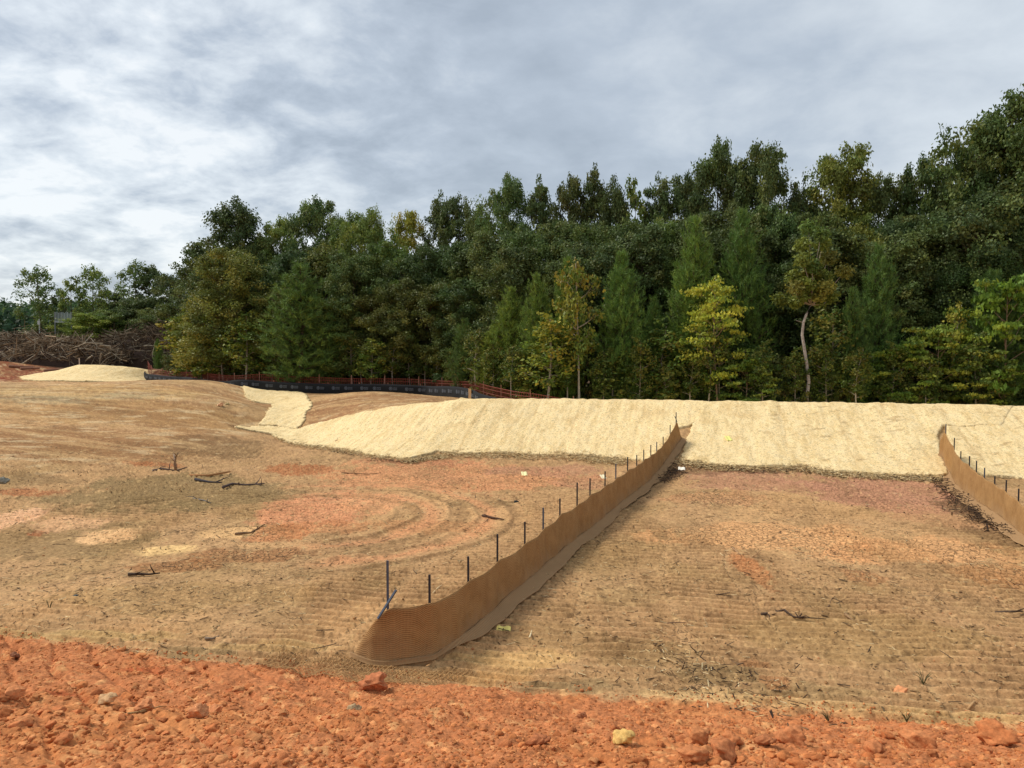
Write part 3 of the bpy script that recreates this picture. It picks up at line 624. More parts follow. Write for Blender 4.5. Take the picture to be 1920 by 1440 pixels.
def tube_np(m, a, b, r0, r1, bend=.1, seg=4, sides=5, col=BROWNC):
    a = np.array(a); b = np.array(b); d = b-a; L = np.linalg.norm(d); pts = []
    off = np.random.default_rng(int(abs(a.sum()*1e3)) % 9999).normal(size=3)*bend*L
    for k in range(seg+1):
        t = k/seg; pts.append(a+d*t+off*sin(t*pi)*.5)
    m.tube(pts, [r0+(r1-r0)*k/seg for k in range(seg+1)], sides, col); return pts
def proto_broad(H, R, cb, nlimb, nleaf, lsize, seed, shape=.5, cols=GREEN, trunk_r=.16, clump=1.0, flat=.72, bark=BROWNC, droop=0, gap=0):
    rg = np.random.default_rng(seed); m = MB(); cen = []; sg = []
    pts = [np.array((0, 0, -.3))]; ax = rg.normal(size=2)*.25
    for k in range(1, 9): t = k/8; pts.append(np.array((ax[0]*sin(t*3+seed), ax[1]*sin(t*2.3), H*.9*t)))
    m.tube(pts, [trunk_r*(1-.93*k/8)+.012 for k in range(9)], 7, bark)
    def tp(h): k = min(7, int(h/H*8)); t = h/H*8-k; return pts[k]*(1-t)+pts[k+1]*t
    for i in range(nlimb):
        u = (i+.5*rg.random())/nlimb; h = H*(cb+(1-cb)*u*.97); az = i*2.4+rg.random()*.9
        prof = (sin(pi*min(1, (u*.74+.12))**shape))**.7
        Ln = R*prof*(.65+.55*rg.random()); up = .25+.6*u
        if gap and rg.random() < gap: continue
        a = tp(h*.93); d = np.array((cos(az), sin(az), up)); d /= np.linalg.norm(d); e = a+d*Ln
        rr = trunk_r*.38*(1-u*.7)+.012; br = tube_np(m, a, e, rr, rr*.3, .12, 4, 5, bark)
        for q in (2, 3, 4):
            for _ in range(2):
                dd = d*.6+rg.normal(size=3)*.7; dd[2] = abs(dd[2])*.6; dd /= np.linalg.norm(dd); e2 = br[q]+dd*Ln*.33*(.6+rg.random()*.6)
                m.tube([br[q], (br[q]+e2)/2+rg.normal(size=3)*.05, e2], [rr*.35, rr*.25, .008], 4, bark); cen.append(e2); s = clump*(.55+.6*rg.random()); sg.append((s*rg.uniform(.7, 1.3), s*rg.uniform(.7, 1.3), s*flat*rg.uniform(.7, 1.3)))
        cen.append(e); sg.append((clump*.8, clump*.8, clump*flat*.8))
    for k in range(5): cen.append(tp(H*.88)+np.array((0, 0, H*.028*k))+rg.normal(size=3)*(.45-.07*k)); sg.append((clump*.6, clump*.6, clump*.6))
    cen = np.array(cen); sg = np.array(sg)*R/4.2 if False else np.array(sg)
    V, Fc, c = leaves(cen, sg, nleaf, lsize, cols, .5, seed+5, droop)
    return m, (V, Fc, c), H, 2*(R+clump*.5)
def proto_pine(H, R, seed, nb=7, cols=None, base_h=.06, dens=1.0):
    rg = np.random.default_rng(seed); m = MB(); m.tube([(0, 0, -.3), (.05, .03, H*.5), (0, 0, H)], [.11*H/9, .07*H/9, .012], 6, BROWNC)
    T = []; Dn = []
    h = H*base_h
    while h < H*.985:
        u = h/H; Ln = R*((1-u)**.58)*(.45+.55*min(1, (u+.12)*2.2))+.12
        k = nb if u < .85 else 4
        for j in range(k):
            az = j*2*pi/k+rg.random()*1.2+h*3; up = .12+.75*u; L2 = Ln*(.45+.75*rg.random()); d = np.array((cos(az), sin(az), up)); d /= np.linalg.norm(d)
            a = np.array((0, 0, h)); e = a+d*L2; e[2] += L2*.12; m.tube([a, (a+e)/2-np.array((0, 0, L2*.04)), e], [.025, .016, .006], 4, BROWNC)
            nt = max(3, int(L2/.17*dens))
            for q in range(nt):
                t = .2+.8*(q+rg.random())/nt; p = a+(e-a)*t; w_ = .32*L2*(1.1-t); p = p+rg.normal(size=3)*np.array((w_, w_, .12)); T.append(p); dd = d*.6+rg.normal(size=3)*.35; dd[2] += .85; Dn.append(dd/np.linalg.norm(dd))
        h += .34*(1-.3*u)
    for q in range(14): T.append(np.array((0, 0, H*(.93+.005*q)))+rg.normal(size=3)*.05); Dn.append(np.array((0, 0, 1.)))
    T = np.array(T); Dn = np.array(Dn); K = len(T); nn = 15; n = K*nn; idx = np.repeat(np.arange(K), nn)
    dr = Dn[idx]*1.0+rg.normal(size=(n, 3))*.55; dr /= np.linalg.norm(dr, axis=1)[:, None]
    sd = np.cross(dr, rg.normal(size=(n, 3))); sd /= np.linalg.norm(sd, axis=1)[:, None]
    b0 = T[idx]+Dn[idx]*(rg.random((n, 1))*.28-.1); ln = .22+.14*rg.random((n, 1))
    V = np.stack([b0-sd*.015, b0+sd*.015, b0+dr*ln], 1).reshape(-1, 3); Fc = np.arange(3*n).reshape(n, 3)
    cols = lin(np.array([(124,138,66),(112,130,64),(140,148,70),(118,134,70)])) if cols is None else cols
    c = cols[rg.integers(0, len(cols), K)][idx]*(.7+.6*rg.random((n, 1))); c = np.repeat(c, 3, 0)
    return m, (V, Fc, c), H, 2*R*1.05
PROT = {}
def register(key, pr, mat): PROT[key] = dict(pr=pr, mat=mat, crown=None, trunk=None, H=pr[2], W=pr[3])
for k in range(6):
    register('B%d' % k, proto_broad(17, 3.9+.3*(k % 3), .10+.05*(k % 3), 40, 36000, .215, 100+k, .62+.12*(k % 2), clump=.95), M_leaf)
register('B6', proto_broad(17, 3.2, .35, 32, 14000, .24, 131, .62, clump=.8), M_leaf)       # open crown
register('B7', proto_broad(17, 3.2, .25, 32, 18000, .235, 133, .75, clump=.8), M_leaf)
register('T0', proto_broad(15, 2.6, .28, 20, 3600, .30, 140, .85, trunk_r=.13, clump=.75, flat=1.3), M_leaf)     # lone sparse trees
register('T1', proto_broad(15, 2.2, .26, 18, 3200, .32, 141, .75, trunk_r=.11, clump=.55, flat=1.1), M_leaf)
register('T2', proto_broad(17, 3.0, .62, 14, 6500, .30, 142, .6, trunk_r=.2, clump=1.0, flat=.4), M_leaf)   # tall pine with a flat top
SAPC = lin(np.array([(110,122,52),(92,112,48),(132,134,60),(94,112,54),(140,130,60)]))
register('S0', proto_broad(7.5, 1.15, .30, 18, 2600, .20, 150, .8, SAPC, .065, .5, .9, lin((156,144,124))), M_leaf)
register('S1', proto_broad(7.5, 1.3, .42, 16, 2400, .20, 151, .8, SAPC, .075, .5, .9, lin((168,156,136))), M_leaf)
register('S2', proto_broad(7.5, 1.0, .18, 20, 3000, .20, 152, .9, SAPC, .045, .5, .9, lin((120,110,92))), M_leaf)
YELC = lin(np.array([(166,168,58),(148,156,54),(178,174,64),(120,136,50)]))
register('Y0', proto_broad(7.5, 1.55, .32, 18, 5200, .14, 155, .8, YELC, .06, .62, .24, lin((140,118,96)), .2), M_leaf)
register('Y1', proto_broad(6, 1.9, .15, 18, 6500, .19, 156, .8, lin(np.array([(122,138,54),(106,126,52),(144,148,58),(90,110,48)])), .05, .5, .26, lin((140,118,96)), .2), M_leaf)
for k in range(3): register('P%d' % k, proto_pine(9, 2.1+.15*k, 160+k, nb=8, dens=1.35), M_needle)
UC = lin(np.array([(104,112,58),(90,102,56),(126,124,64),(132,112,66),(84,98,58)]))
for k in range(4): register('U%d' % k, proto_broad(3.6, 1.5, .02, 18, 5200, .17, 170+k, .6, UC, .03, .55, .7, lin((96,84,66))), M_leaf)
NTREE = 0
def tree(key, px, Y, top, wpx=None, tint=(1, 1, 1), label=None, group=None, kind='broadleaf_tree', X=None, H=None, rz=None, cat='tree', lean=0):
    global NTREE; NTREE += 1
    pr = PROT[key]; X = (px-960)/F*Y if X is None else X; zb = float(base(X, Y)) if Y < 190 else 3.0
    if H is None: H = ztop(X, Y, top)-zb
    sz = H/pr['H']; W = pr['W']*sz if wpx is None else wpx/F*Y; sx = W/pr['W']
    sx = max(sx, sz*.45)
    root = empty(kind, (X, Y, zb-.05), label, cat, group); root.rotation_euler = (lean, 0, rz if rz is not None else random.uniform(0, 6.28)); root.scale = (sx, sx, sz)
    if pr['crown'] is None:
        m, (V, Fc, c), _, _ = pr['pr']; t = m.build('trunk', M_bark, root, True); cr = mesh_np('crown', V, Fc, pr['mat'], root, c); pr['crown'] = cr; pr['trunk'] = t; pr['pr'] = None
    else:
        t = pr['trunk'].copy(); cr = pr['crown'].copy(); t.name = 'trunk'; cr.name = 'crown'
        for q in (t, cr): scene.collection.objects.link(q); q.parent = root
    cr.color = (*tint, 1); return root
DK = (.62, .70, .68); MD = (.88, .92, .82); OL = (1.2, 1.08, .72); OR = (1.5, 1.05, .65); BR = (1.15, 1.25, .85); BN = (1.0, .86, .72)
G1 = 'tall trees along the skyline of the wood'
SK = [
 ('B6',376,77,436,95,DK,'dark open tree jutting out at the left end of the tall wood'),
 ('B0',442,73,352,112,(.5,.6,.62),'dark round-topped tree rising highest at the left end of the wood'),
 ('B1',430,66,455,130,OL,'olive yellow tree at the left corner of the wood below a dark round top'),
 ('B2',498,72,420,80,MD,'low green tree just right of the dark round-topped tree'),
 ('B7',530,73,382,75,BR,'light green feathery tree between the round dark top and the grey-green top'),
 ('B3',592,73,344,85,(.75,.9,.85),'grey-green pointed tree, highest in the left third of the wood'),
 ('B4',655,71,378,80,BR,'fresh green tree right of the grey-green pointed top'),
 ('B5',695,68,376,80,(1.05,1.15,.8),'broad mid green tree before the yellowish treetop'),
 ('B7',762,71,370,60,(1.9,1.5,.7),'yellowing narrow treetop left of the paired dark tops'),
 ('B6',828,70,340,62,DK,'left one of the paired dark pointed treetops'),
 ('B7',864,69,335,62,DK,'right one of the paired dark pointed treetops'),
 ('B0',905,66,368,80,MD,'lower green tree between the paired tops and the tall green one'),
 ('B2',958,63,296,88,(.8,.98,.85),'tall green tree standing above the dark pine-edge at mid wood'),
 ('B6',1014,62,308,72,(.6,.7,.68),'open grey-green tree right of the tall green mid-wood tree'),
 ('B7',1068,60,292,60,(.6,.6,.5),'dark brownish narrow treetop at the middle of the skyline'),
 ('B6',1110,60,284,70,(.55,.6,.55),'dark ragged treetop at the middle, first of a dark pair'),
 ('B0',1150,59,310,80,DK,'dark tree filling the dip right of the ragged middle tops'),
 ('T1',1188,58,294,50,BR,'thin light green treetop poking above the middle of the wood'),
 ('B6',1232,58,300,70,(.6,.7,.65),'dark green tree right of the thin light treetop'),
 ('B3',1285,58,290,80,DK,'broad dark tree left of the tall twin tops'),
 ('B5',1345,58,232,90,(.62,.72,.6),'left one of the tall dark twin tops right of centre'),
 ('B7',1385,57,265,60,DK,'dark narrow top wedged between the tall twins'),
 ('B1',1425,57,240,100,(.7,.78,.66),'right one of the tall twin tops, dull grey-green'),
 ('B6',1498,56,302,60,DK,'dark low treetop in the dip left of the sunlit olive tree'),
 ('B4',1572,55,240,130,(1.15,1.1,.72),'tall olive tree with sparse sunlit crown right of centre'),
 ('B2',1640,55,290,80,MD,'green tree right behind the tall olive one'),
 ('B6',1690,55,288,60,DK,'dark tree between the olive tree and the pointed one'),
 ('B7',1722,54,248,75,(.55,.68,.6),'pointed dark tree in the right part of the skyline'),
 ('B0',1765,53,305,80,DK,'low dark tree in the notch left of the tallest trees'),
 ('B3',1812,52,205,115,(.6,.72,.6),'dark tree on the left flank of the tallest crown'),
 ('B5',1872,50,140,175,(.62,.74,.6),'tallest dark tree near the right edge of the picture'),
 ('B1',1950,50,140,175,(.6,.72,.6),'tall dark tree cut by the right edge of the picture'),
 ('B2',2060,50,200,150,DK,'tall dark tree just outside the right edge')]
for k, px, Y, top, wp, tint, lab in SK: tree(k, px, Y, top-9, wp*1.4, tint, lab, G1)
MID = [
 ('B2',480,66,470,130,MD),('B4',545,65,445,130,DK),('B0',612,66,430,130,(.75,.85,.75)),('B1',668,63,455,120,MD),('B3',735,64,425,120,(.95,1.05,.75)),('B5',790,62,440,120,DK),('B2',850,61,425,120,(.7,.8,.7)),('B4',915,58,410,120,MD),
 ('B0',980,56,395,120,(.8,.9,.75)),('B3',1040,54,385,110,DK),('B1',1105,53,395,120,(.9,.9,.65)),('B5',1170,52,385,120,DK),('B2',1240,52,375,120,(.9,1,.75)),('B0',1300,52,380,110,(.8,.85,.65)),('B4',1370,51,345,120,DK),('B3',1450,51,345,130,(.8,.88,.75)),
 ('B1',1525,50,370,120,(.75,.8,.6)),('B5',1605,49,395,120,(1.6,1.2,.65)),('B2',1680,49,370,130,DK),('B0',1750,48,370,130,(.55,.7,.62)),('B4',1825,47,330,140,(.6,.72,.6)),('B3',1905,46,310,150,(.62,.72,.6)),('B1',1985,46,300,150,DK),
 ('B5',400,70,540,110,OL),('B3',520,63,520,120,(.8,.85,.7)),('B0',640,61,540,120,(.75,.8,.62)),('B2',700,61,535,120,(.7,.7,.55)),('B4',755,60,505,120,(.62,.68,.58)),('B1',815,59,515,120,(.6,.66,.56)),('B3',870,57,500,110,(.62,.7,.6)),
 ('B5',1260,48,460,110,(.7,.8,.62)),('B4',1060,50,470,110,(.75,.85,.65)),('B2',1700,45,480,120,(.5,.62,.55)),('B0',1780,44,470,120,(.5,.62,.5)),('B3',1860,43,440,130,(.55,.68,.52)),('B1',1460,47,470,110,(.6,.7,.55))]
place = ['one step behind the front row','in the second row, below the skyline tops']
nm = {}
for i, (k, px, Y, top, wp, tint) in enumerate(MID):
    Y += 2; wp *= .95; hs = random.Random(i); tint = tuple(q*f for q, f in zip(tint, hs.choice(((1.2,1.05,.9),(.85,.95,.95),(1,1,1),(1.15,1.15,1.0),(.75,.85,.85),(1.1,.95,.85)))))
    frac = px/1920
    lab = {1605: 'orange and olive leaved tree above and right of the crooked pale trunk', 400: 'olive green tree at the lower left corner of the tall wood', 480: 'mid green tree under the dark round-topped one at the left', 755: 'dark layered tree in the middle of the left half, behind the thicket', 1905: 'great dark tree filling the right edge under the tallest crown',
           1825: 'dark tree below and left of the tallest crown at right', 1240: 'green tree right above the middle pines' if top == 375 else None}.get(px)
    tree(k, px, Y, top, wp*1.25, tint, lab or 'green broadleaf tree of the second row, below the skyline crowns', 'second row of the wood')
# the depth of the wood
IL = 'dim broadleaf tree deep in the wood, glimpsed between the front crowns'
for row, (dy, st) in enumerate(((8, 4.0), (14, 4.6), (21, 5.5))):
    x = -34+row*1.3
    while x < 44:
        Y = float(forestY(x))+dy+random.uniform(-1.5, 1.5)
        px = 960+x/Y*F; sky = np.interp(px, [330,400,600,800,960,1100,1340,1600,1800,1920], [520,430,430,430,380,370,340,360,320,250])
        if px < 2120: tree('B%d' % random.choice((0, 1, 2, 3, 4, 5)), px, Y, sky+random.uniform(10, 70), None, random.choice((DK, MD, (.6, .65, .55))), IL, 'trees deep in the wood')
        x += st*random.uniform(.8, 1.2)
# front row, named
PG = 'young pines along the edge of the wood'
for k, px, Y, top, wp, tint, lab in (
 ('P0',565,61.2,500,175,(.72,.9,.85),'large dark green young pine alone at the left third of the wood edge'),
 ('P1',620,61.5,590,80,(.62,.8,.75),'small dark pine at the right skirt of the large left pine'),
 ('P2',872,54.5,600,85,(.6,.75,.7),'dark pine under the layered trees left of the bright pines'),
 ('P0',928,50.6,612,105,(1.15,1.15,.72),'bright yellow-green pine, lowest at the left of the pine group'),
 ('P1',955,50,543,115,(.95,1.05,.75),'mid green pine behind the bright low one'),
 ('P2',1012,47.5,518,100,(.85,1.0,.78),'straight pine left of the tall thin autumn sapling'),
 ('P0',1060,47,490,100,(.8,1.0,.75),'pine right behind the tall thin autumn sapling'),
 ('P1',1165,46,480,130,(.7,.95,.8),'broad blue-green pine at the middle of the wood edge'),
 ('P2',1225,46.5,560,80,(.62,.85,.75),'dim pine between the middle pine and the tall pine'),
 ('P0',1300,45.8,416,140,(.78,1.0,.78),'tallest pine of the front, left of the yellow tree'),
 ('P1',1392,47,402,145,(.62,.85,.75),'tall dim pine behind the yellow tree'),
 ('P2',1640,44.5,466,130,(.6,.82,.78),'blue-green pine right of the orange-leaved crown'),
 ('P0',1600,43.6,545,90,(.55,.75,.7),'dim pine right below the orange-leaved crown'),
 ('P1',1855,42.8,512,140,(.5,.68,.62),'dark pine between the two yellow-green trees at the right'),
 ('P2',1195,45,636,62,(.9,1.1,.85),'little thin-stemmed pine before the middle pine'),
 ('P0',298,84,636,26,(.8,1,.8),'tiny pine standing at the left end of the orange netting')):
    tree(k, px, Y, top, wp*1.08, tint, lab, PG, 'pine_tree', lean=random.uniform(-.03, .03))
SG = 'saplings standing before the wood'
for k, px, Y, top, wp, tint, lab in (
 ('S1',1085,44.5,458,80,(1.05,1.0,.8),'tall thin sapling with pale stem and sparse autumn leaves'),
 ('S0',1025,45,575,95,(1.2,1.15,.8),'short leafy yellow-green sapling left of the tall thin one'),
 ('Y0',1350,43.5,488,115,(1,1,1),'bright yellow tree with two slender stems'),
 ('S1',1322,44,600,60,(1.1,1.1,.8),'thin green sapling close left of the bright yellow tree'),
 ('Y1',1400,43,660,90,(.85,.9,.8),'low spreading yellow-green bush right of the bright yellow tree'),
 ('S0',1560,44,560,90,(.75,.8,.75),'leafy dim sapling right of the crooked pale trunk'),
 ('Y1',1690,42.5,630,110,(1.0,1.05,.9),'low bright green spreading tree left of the right-hand saplings'),
 ('Y1',1760,42,600,110,(1.05,1.0,.85),'yellow-green spreading tree with pale leaning stem'),
 ('S1',1800,42.5,545,60,(1.3,1.35,1.0),'tall light green sapling rising over the yellow-green spreading tree'),
 ('Y1',1885,41.5,505,130,(.8,.95,.75),'light green layered tree at the right edge of the picture'),
 ('Y1',1840,41,640,100,(.9,.85,.75),'rusty yellow low bush at the right edge'),
 ('S2',1240,44.5,590,90,(.75,.85,.8),'leafy sapling right of the little pine'),
 ('S0',1150,45,640,80,(.8,.85,.8),'low leafy sapling left of the little pine'),
 ('S2',985,46.5,640,60,(.8,.85,.7),'short dark sapling right of the bright low pine'),
 ('S0',693,59.5,628,55,(1.1,1.2,1.0),'pale leafy sapling alone before the dark middle trees'),
 ('S0',460,62.5,575,75,(.95,1.0,.8),'light green sapling left of the large dark pine'),
 ('S2',345,72,575,70,(1.15,1.1,.75),'yellow-leaved sapling at the left tip of the wood'),
 ('S2',380,68,590,80,(1.0,.95,.7),'olive sapling second from the left tip of the wood'),
 ('S0',420,65,610,70,(.85,.85,.7),'dull olive sapling left of the light green one')):
    tree(k, px, Y, top, wp*1.15, tint, lab, SG, 'sapling')
x = -32.0
while x < 1: 
    Y = float(forestY(x))+random.uniform(.2, 1.3); px = 960+x/Y*F
    tree('S%d' % random.choice((0, 1, 2)), px, Y, random.uniform(600, 650), None, random.choice((DK, (.7, .7, .6), (.6, .64, .52))), 'slender stemmed sapling in the thicket right behind the orange netting', 'thicket saplings behind the orange netting', 'sapling'); x += random.uniform(.8, 1.6)
x = 2.0
while x < 32:
    Y = float(forestY(x))+random.uniform(.2, 1.6); px = 960+x/Y*F
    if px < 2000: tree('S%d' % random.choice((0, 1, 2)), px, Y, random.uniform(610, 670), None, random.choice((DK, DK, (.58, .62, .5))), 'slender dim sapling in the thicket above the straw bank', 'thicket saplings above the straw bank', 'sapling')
    x += random.uniform(1.2, 2.2)
for side in range(2):
    x = -34.0
    while x < 34:
        Y = float(forestY(x))+random.uniform(1.4, 2.6)+side*2.4; px = 960+x/Y*F
        if 300 < px < 2020:
            lb = ('low dark shrub at the wood foot behind the orange netting', 'shrubs behind the orange netting') if px < 1010 else ('low dark shrub at the wood foot above the straw bank', 'shrubs above the straw bank')
            tree('U%d' % random.randrange(4), px, Y, 0, None, random.choice((DK, MD, (.8, .75, .6), (.6, .66, .5))), lb[0], lb[1], 'shrub', H=random.uniform(1.2, 2.7)*(1+.6*side), cat='shrub')
        x += random.uniform(1.1, 1.9)
# the crooked pale trunk with its own crown
def crooked():
    Y = 42.5; px = lambda p: (p-960)/F*Y; z0 = float(base(px(1513), Y)); X0 = px(1513)
    root = empty('crooked_tree', (X0, Y, z0), 'crooked tree with bare pale trunk and orange-green crown above the bank', 'tree')
    m = MB(); tr = [(1513,775),(1514,745),(1517,715),(1512,680),(1507,650),(1503,628),(1505,605),(1510,590),(1518,572),(1528,566)]
    PT = [np.array((px(a)-X0, 0, ztop(0, Y, b)-z0)) for a, b in tr]
    m.tube(PT, [.11,.10,.092,.088,.08,.075,.07,.065,.055,.04], 9, lin((166, 154, 144))); top = PT[-2]
    cen = []; sg = []; rg = np.random.default_rng(3)
    for a, b in ((1480,540),(1510,500),(1550,520),(1500,460),(1530,440),(1490,490),(1560,480),(1535,540),(1470,560),(1560,555),(1515,425),(1545,455),(1485,520),(1575,510)):
        e = np.array((px(a)-X0, rg.uniform(-.9, .9), ztop(0, Y, b)-z0)); m.tube([top, (top+e)/2+rg.normal(size=3)*.12, e], [.04, .025, .01], 5, lin((150, 134, 120))); cen.append(e)
        sg.append((.5, .5, .42)); cen.append((top+e)/2); sg.append((.4, .4, .35))
    m.tube([PT[6], PT[6]+np.array((-.4, 0, .12))], [.03, .01], 5, lin((150, 134, 120))); m.tube([PT[2], PT[2]+np.array((-.15, 0, .3))], [.025, .01], 5, lin((150, 134, 120)))
    m.build('trunk', M_bark, root, True)
    V, Fc, c = leaves(np.array(cen), np.array(sg), 9000, .17, lin(np.array([(116,122,56),(124,130,60),(100,118,58),(136,128,62)])), .5, 9); cr = mesh_np('crown', V, Fc, M_leaf, root, c); cr.color = (.85, .92, .8, 1)
crooked()
# lone trees and low growth at the far left
for k, px, Y, top, wp, tint, lab in (
 ('T0',76,108,482,66,(.9,1.05,.85),'lone leafy tree furthest left above the brush piles'),
 ('T1',112,110,525,36,DK,'small dark tree right of the lone leftmost tree'),
 ('T1',142,106,500,44,BR,'thin light green tree, first of a thin pair above the brush'),
 ('T0',182,106,478,54,BR,'thin light green tree, second of a thin pair above the brush'),
 ('B6',215,112,530,80,DK,'low dark tree right of the thin pair'),
 ('T0',252,104,468,60,(.85,1.0,.8),'leafy tree left of the flat-topped pine'),
 ('T2',292,104,478,56,(.5,.6,.55),'flat-topped tall pine with bare trunk by the left end of the wood'),
 ('B7',325,100,500,70,DK,'dark tree right of the flat-topped pine'),
 ('T1',350,96,482,44,BR,'light green thin tree touching the left end of the wood'),
 ('B5',170,98,580,110,(1.35,1.4,.7),'low yellow-green tree behind the brush pile'),
 ('B3',215,99,570,90,(.9,1.0,.7),'low green tree right of the yellow-green one behind the brush'),
 ('B0',265,100,545,100,DK,'dark green tree below the flat-topped pine'),
 ('B2',320,96,560,90,MD,'green tree filling the gap left of the wood')):
    tree(k, px, Y, top, wp*1.2, tint, lab, 'trees behind the brush piles')
# far wooded ridge: nobody could count it
def far_wood():
    cen = []; sg = []
    rg = np.random.default_rng(11)
    for i in range(520):
        Y = rg.uniform(118, 190); px = rg.uniform(-250, 420 if i % 2 else 900); X = (px-960)/F*Y
        h = np.interp(Y, [118, 190], [6.5, 12.8])*(.85+.2*rg.random())
        for z in np.arange(1, h, 1.8): s = 2.2*(1-.4*z/h); cen.append((X+rg.normal()*.8, Y, 3+z)); sg.append((s, s, 1.5))
    V, Fc, c = leaves(np.array(cen), np.array(sg), 150000, .75, lin(np.array([(60,80,52),(72,92,56),(54,74,52),(88,98,56)])), .4, 12)
    o = mesh_np('far_wood', V, Fc, M_leaf, None, c); o.color = (.9, 1, .95, 1); tag(o, 'distant dark green wood covering the low ridge on the left', 'wood', kind='stuff')
far_wood()

# ------------------------------------------------------------ brush piles
BC = [lin(q) for q in ((126,106,82),(104,86,66),(150,130,106),(90,72,54),(138,112,82),(192,176,150))]
def pile(cx, cy, rx, ry, h, n, label, seed, shade=1.0):
    rg = np.random.default_rng(seed); z0 = float(base(cx, cy))-.2; root = empty('brush_pile', (cx, cy, z0), label, 'brush pile', 'brush piles at the edge of the clearing')
    prof = lambda x, y: h*np.clip(1-(abs(x)/rx)**2.4-(abs(y)/ry)**2.2, 0, 1)**.6*(.8+.4*fbm(x*.4+9, y*.4+9, 2, seed))
    g = np.linspace(-1, 1, 60); X, Y = np.meshgrid(g*rx, g*ry, indexing='ij'); Z = prof(X, Y)*.86+.3*fbm(X*2, Y*2, 3, seed)-.35
    i = np.arange(59)[:, None]*60+np.arange(59)[None, :]; Fc = np.stack([i, i+60, i+61, i+1], -1).reshape(-1, 4)
    cc = np.ones((3600, 3))*lin((64, 50, 42))*(.6+.8*fbm(X*3, Y*3, 3, 5).ravel()[:, None]); mesh_np('core', np.stack([X, Y, Z], -1).reshape(-1, 3), Fc, M_wood, root, cc, True)
    m = MB()
    for k in range(n):
        x = rg.uniform(-1, 1)*rx*.97; y = rg.uniform(-1, .55)*ry*.95; z = float(prof(x, y))*rg.uniform(.75, 1.03)
        if z < .05 and rg.random() < .6: continue
        L = rg.uniform(.6, 3.4)*(1.4 if rg.random() < .1 else 1); az = rg.uniform(0, 2*pi); el = rg.normal()*.5; d = np.array((cos(az)*cos(el), sin(az)*cos(el), sin(el))); r = rg.choice((.02, .03, .03, .045, .07, .1), p=(.3,.25,.2,.13,.08,.04))
        a = np.array((x, y, max(z, .1)))-d*L/2; a[2] = max(a[2], .05); b = a+d*L; mid = (a+b)/2+rg.normal(size=3)*L*.13; c = BC[rg.integers(0, 6)]*rg.uniform(.35, 1.25)*shade*.95
        m.tube([a, mid, b], [r, r*.85, r*.4], 4, c)
        if rg.random() < .5:
            e = mid+(d*.5+rg.normal(size=3)*.5)*L*.35; m.tube([mid, e], [r*.6, r*.2], 3, c)
    m.build('branches', M_wood, root)
pile(-57, 92, 8.5, 5, 3.4, 1500, 'grey brown brush pile of tangled branches at the left picture edge', 201)
pile(-49.5, 86, 6.5, 3.5, 2.5, 1100, 'low brown brush pile of sticks in front, between the two high piles', 202, 1.1)
pile(-42.5, 92, 7.5, 5, 4.7, 1700, 'dark rounded brush heap right, next to the left end of the wood', 203, .72)
pile(-36, 98, 6, 4, 5.4, 900, 'far brown brush heap behind the dark rounded one', 204, .8)
def _sep(): pass
def branch(name, pts, r, label, col=(120,104,90), twigs=0, cat='stick', group=None, sides=6, seed=0):
    rg = np.random.default_rng(seed); m = MB(); n = len(pts); pts = [np.array(p, float) for p in pts]
    m.tube(pts, [r*(1-.6*k/(n-1)) for k in range(n)], sides, lin(col))
    for k in range(twigs):
        i = rg.integers(0, n-1); a = pts[i]*(.5)+pts[i+1]*.5; L = np.linalg.norm(pts[-1]-pts[0])*rg.uniform(.15, .4); d = (pts[-1]-pts[0])/np.linalg.norm(pts[-1]-pts[0])*.5+rg.normal(size=3)*.6; d[2] = abs(d[2])*.6
        e = a+d*L; m.tube([a, (a+e)/2+rg.normal(size=3)*L*.1, e], [r*.45, r*.35, r*.15], 5, lin(col)*rg.uniform(.8, 1.1))
    return tag(m.build(name, M_wood, None, True), label, cat, group)
def lie(pl, r, lift=0):
    out = []
    for px, py in pl: x, y, z = g3(px, py); out.append((x, y, z+r*.7+.02+lift))
    return out
# logs on the red soil before the piles
for i, (a, b, lb) in enumerate(((((38,690),(57,682)), 0, 'short pale log on the dark red soil, left one'), (((82,694),(101,688)), 0, 'brown log on the dark red soil, right one'), (((16,668),(45,672)), 0, 'pale log at the foot of the left brush pile'))):
    x0 = (a[0][0]-960)/F*78; x1 = (a[1][0]-960)/F*78; m = MB()
    m.tube([(x0, 78, float(base(x0, 78))+.12), (x1, 79.5, float(base(x1, 79.5))+.2)], [.13, .09], 7, lin((150, 110, 88))); tag(m.build('log', M_wood), lb, 'log', 'logs on the far red soil')
x0 = (149-960)/F*81; m = MB(); z = float(base(x0, 81)); m.box((x0, 81, z+.6), (.09, .09, 1.3), .3, lin((225, 205, 180))); m.box((x0, 80.99, z+1.26), (.12, .12, .04), .3, lin((210, 190, 170))); tag(m.build('marker_post', M_paint), 'short whitish post standing before the low brown brush pile', 'post')
# board of pale slats seen above the brush, poles and wires
def board():
    Y = 97.0; X = (121-960)/F*Y; z0 = float(base(X, Y)); root = empty('slatted_board', (X, Y, z0), 'pale slatted board on posts showing above the brush pile', 'board')
    zt = ztop(0, Y, 585); zb = ztop(0, Y, 603); w_ = 31/F*Y
    m = MB(); rg = np.random.default_rng(4)
    for k in range(11): x = -w_/2+.1+k*(w_-.2)/10; h = (zt-zb)*rg.uniform(.82, 1); m.box((x, 0, zb-z0+h/2), (w_/11*.62, .04, h), 0, lin((148, 158, 156))*rg.uniform(.7, 1.15))
    m.build('slats', M_paint, root)
    m = MB(); m.box((0, -.05, zb-z0-.05), (w_, .1, .12), 0, lin((170, 176, 178))); m.build('rail', M_paint, root)
    for sx in (-1, 1): m = MB(); m.box((sx*w_/2, 0, (zt-z0)/2), (.12, .12, zt-z0), 0, lin((120, 124, 122))); m.build('post', M_paint, root)
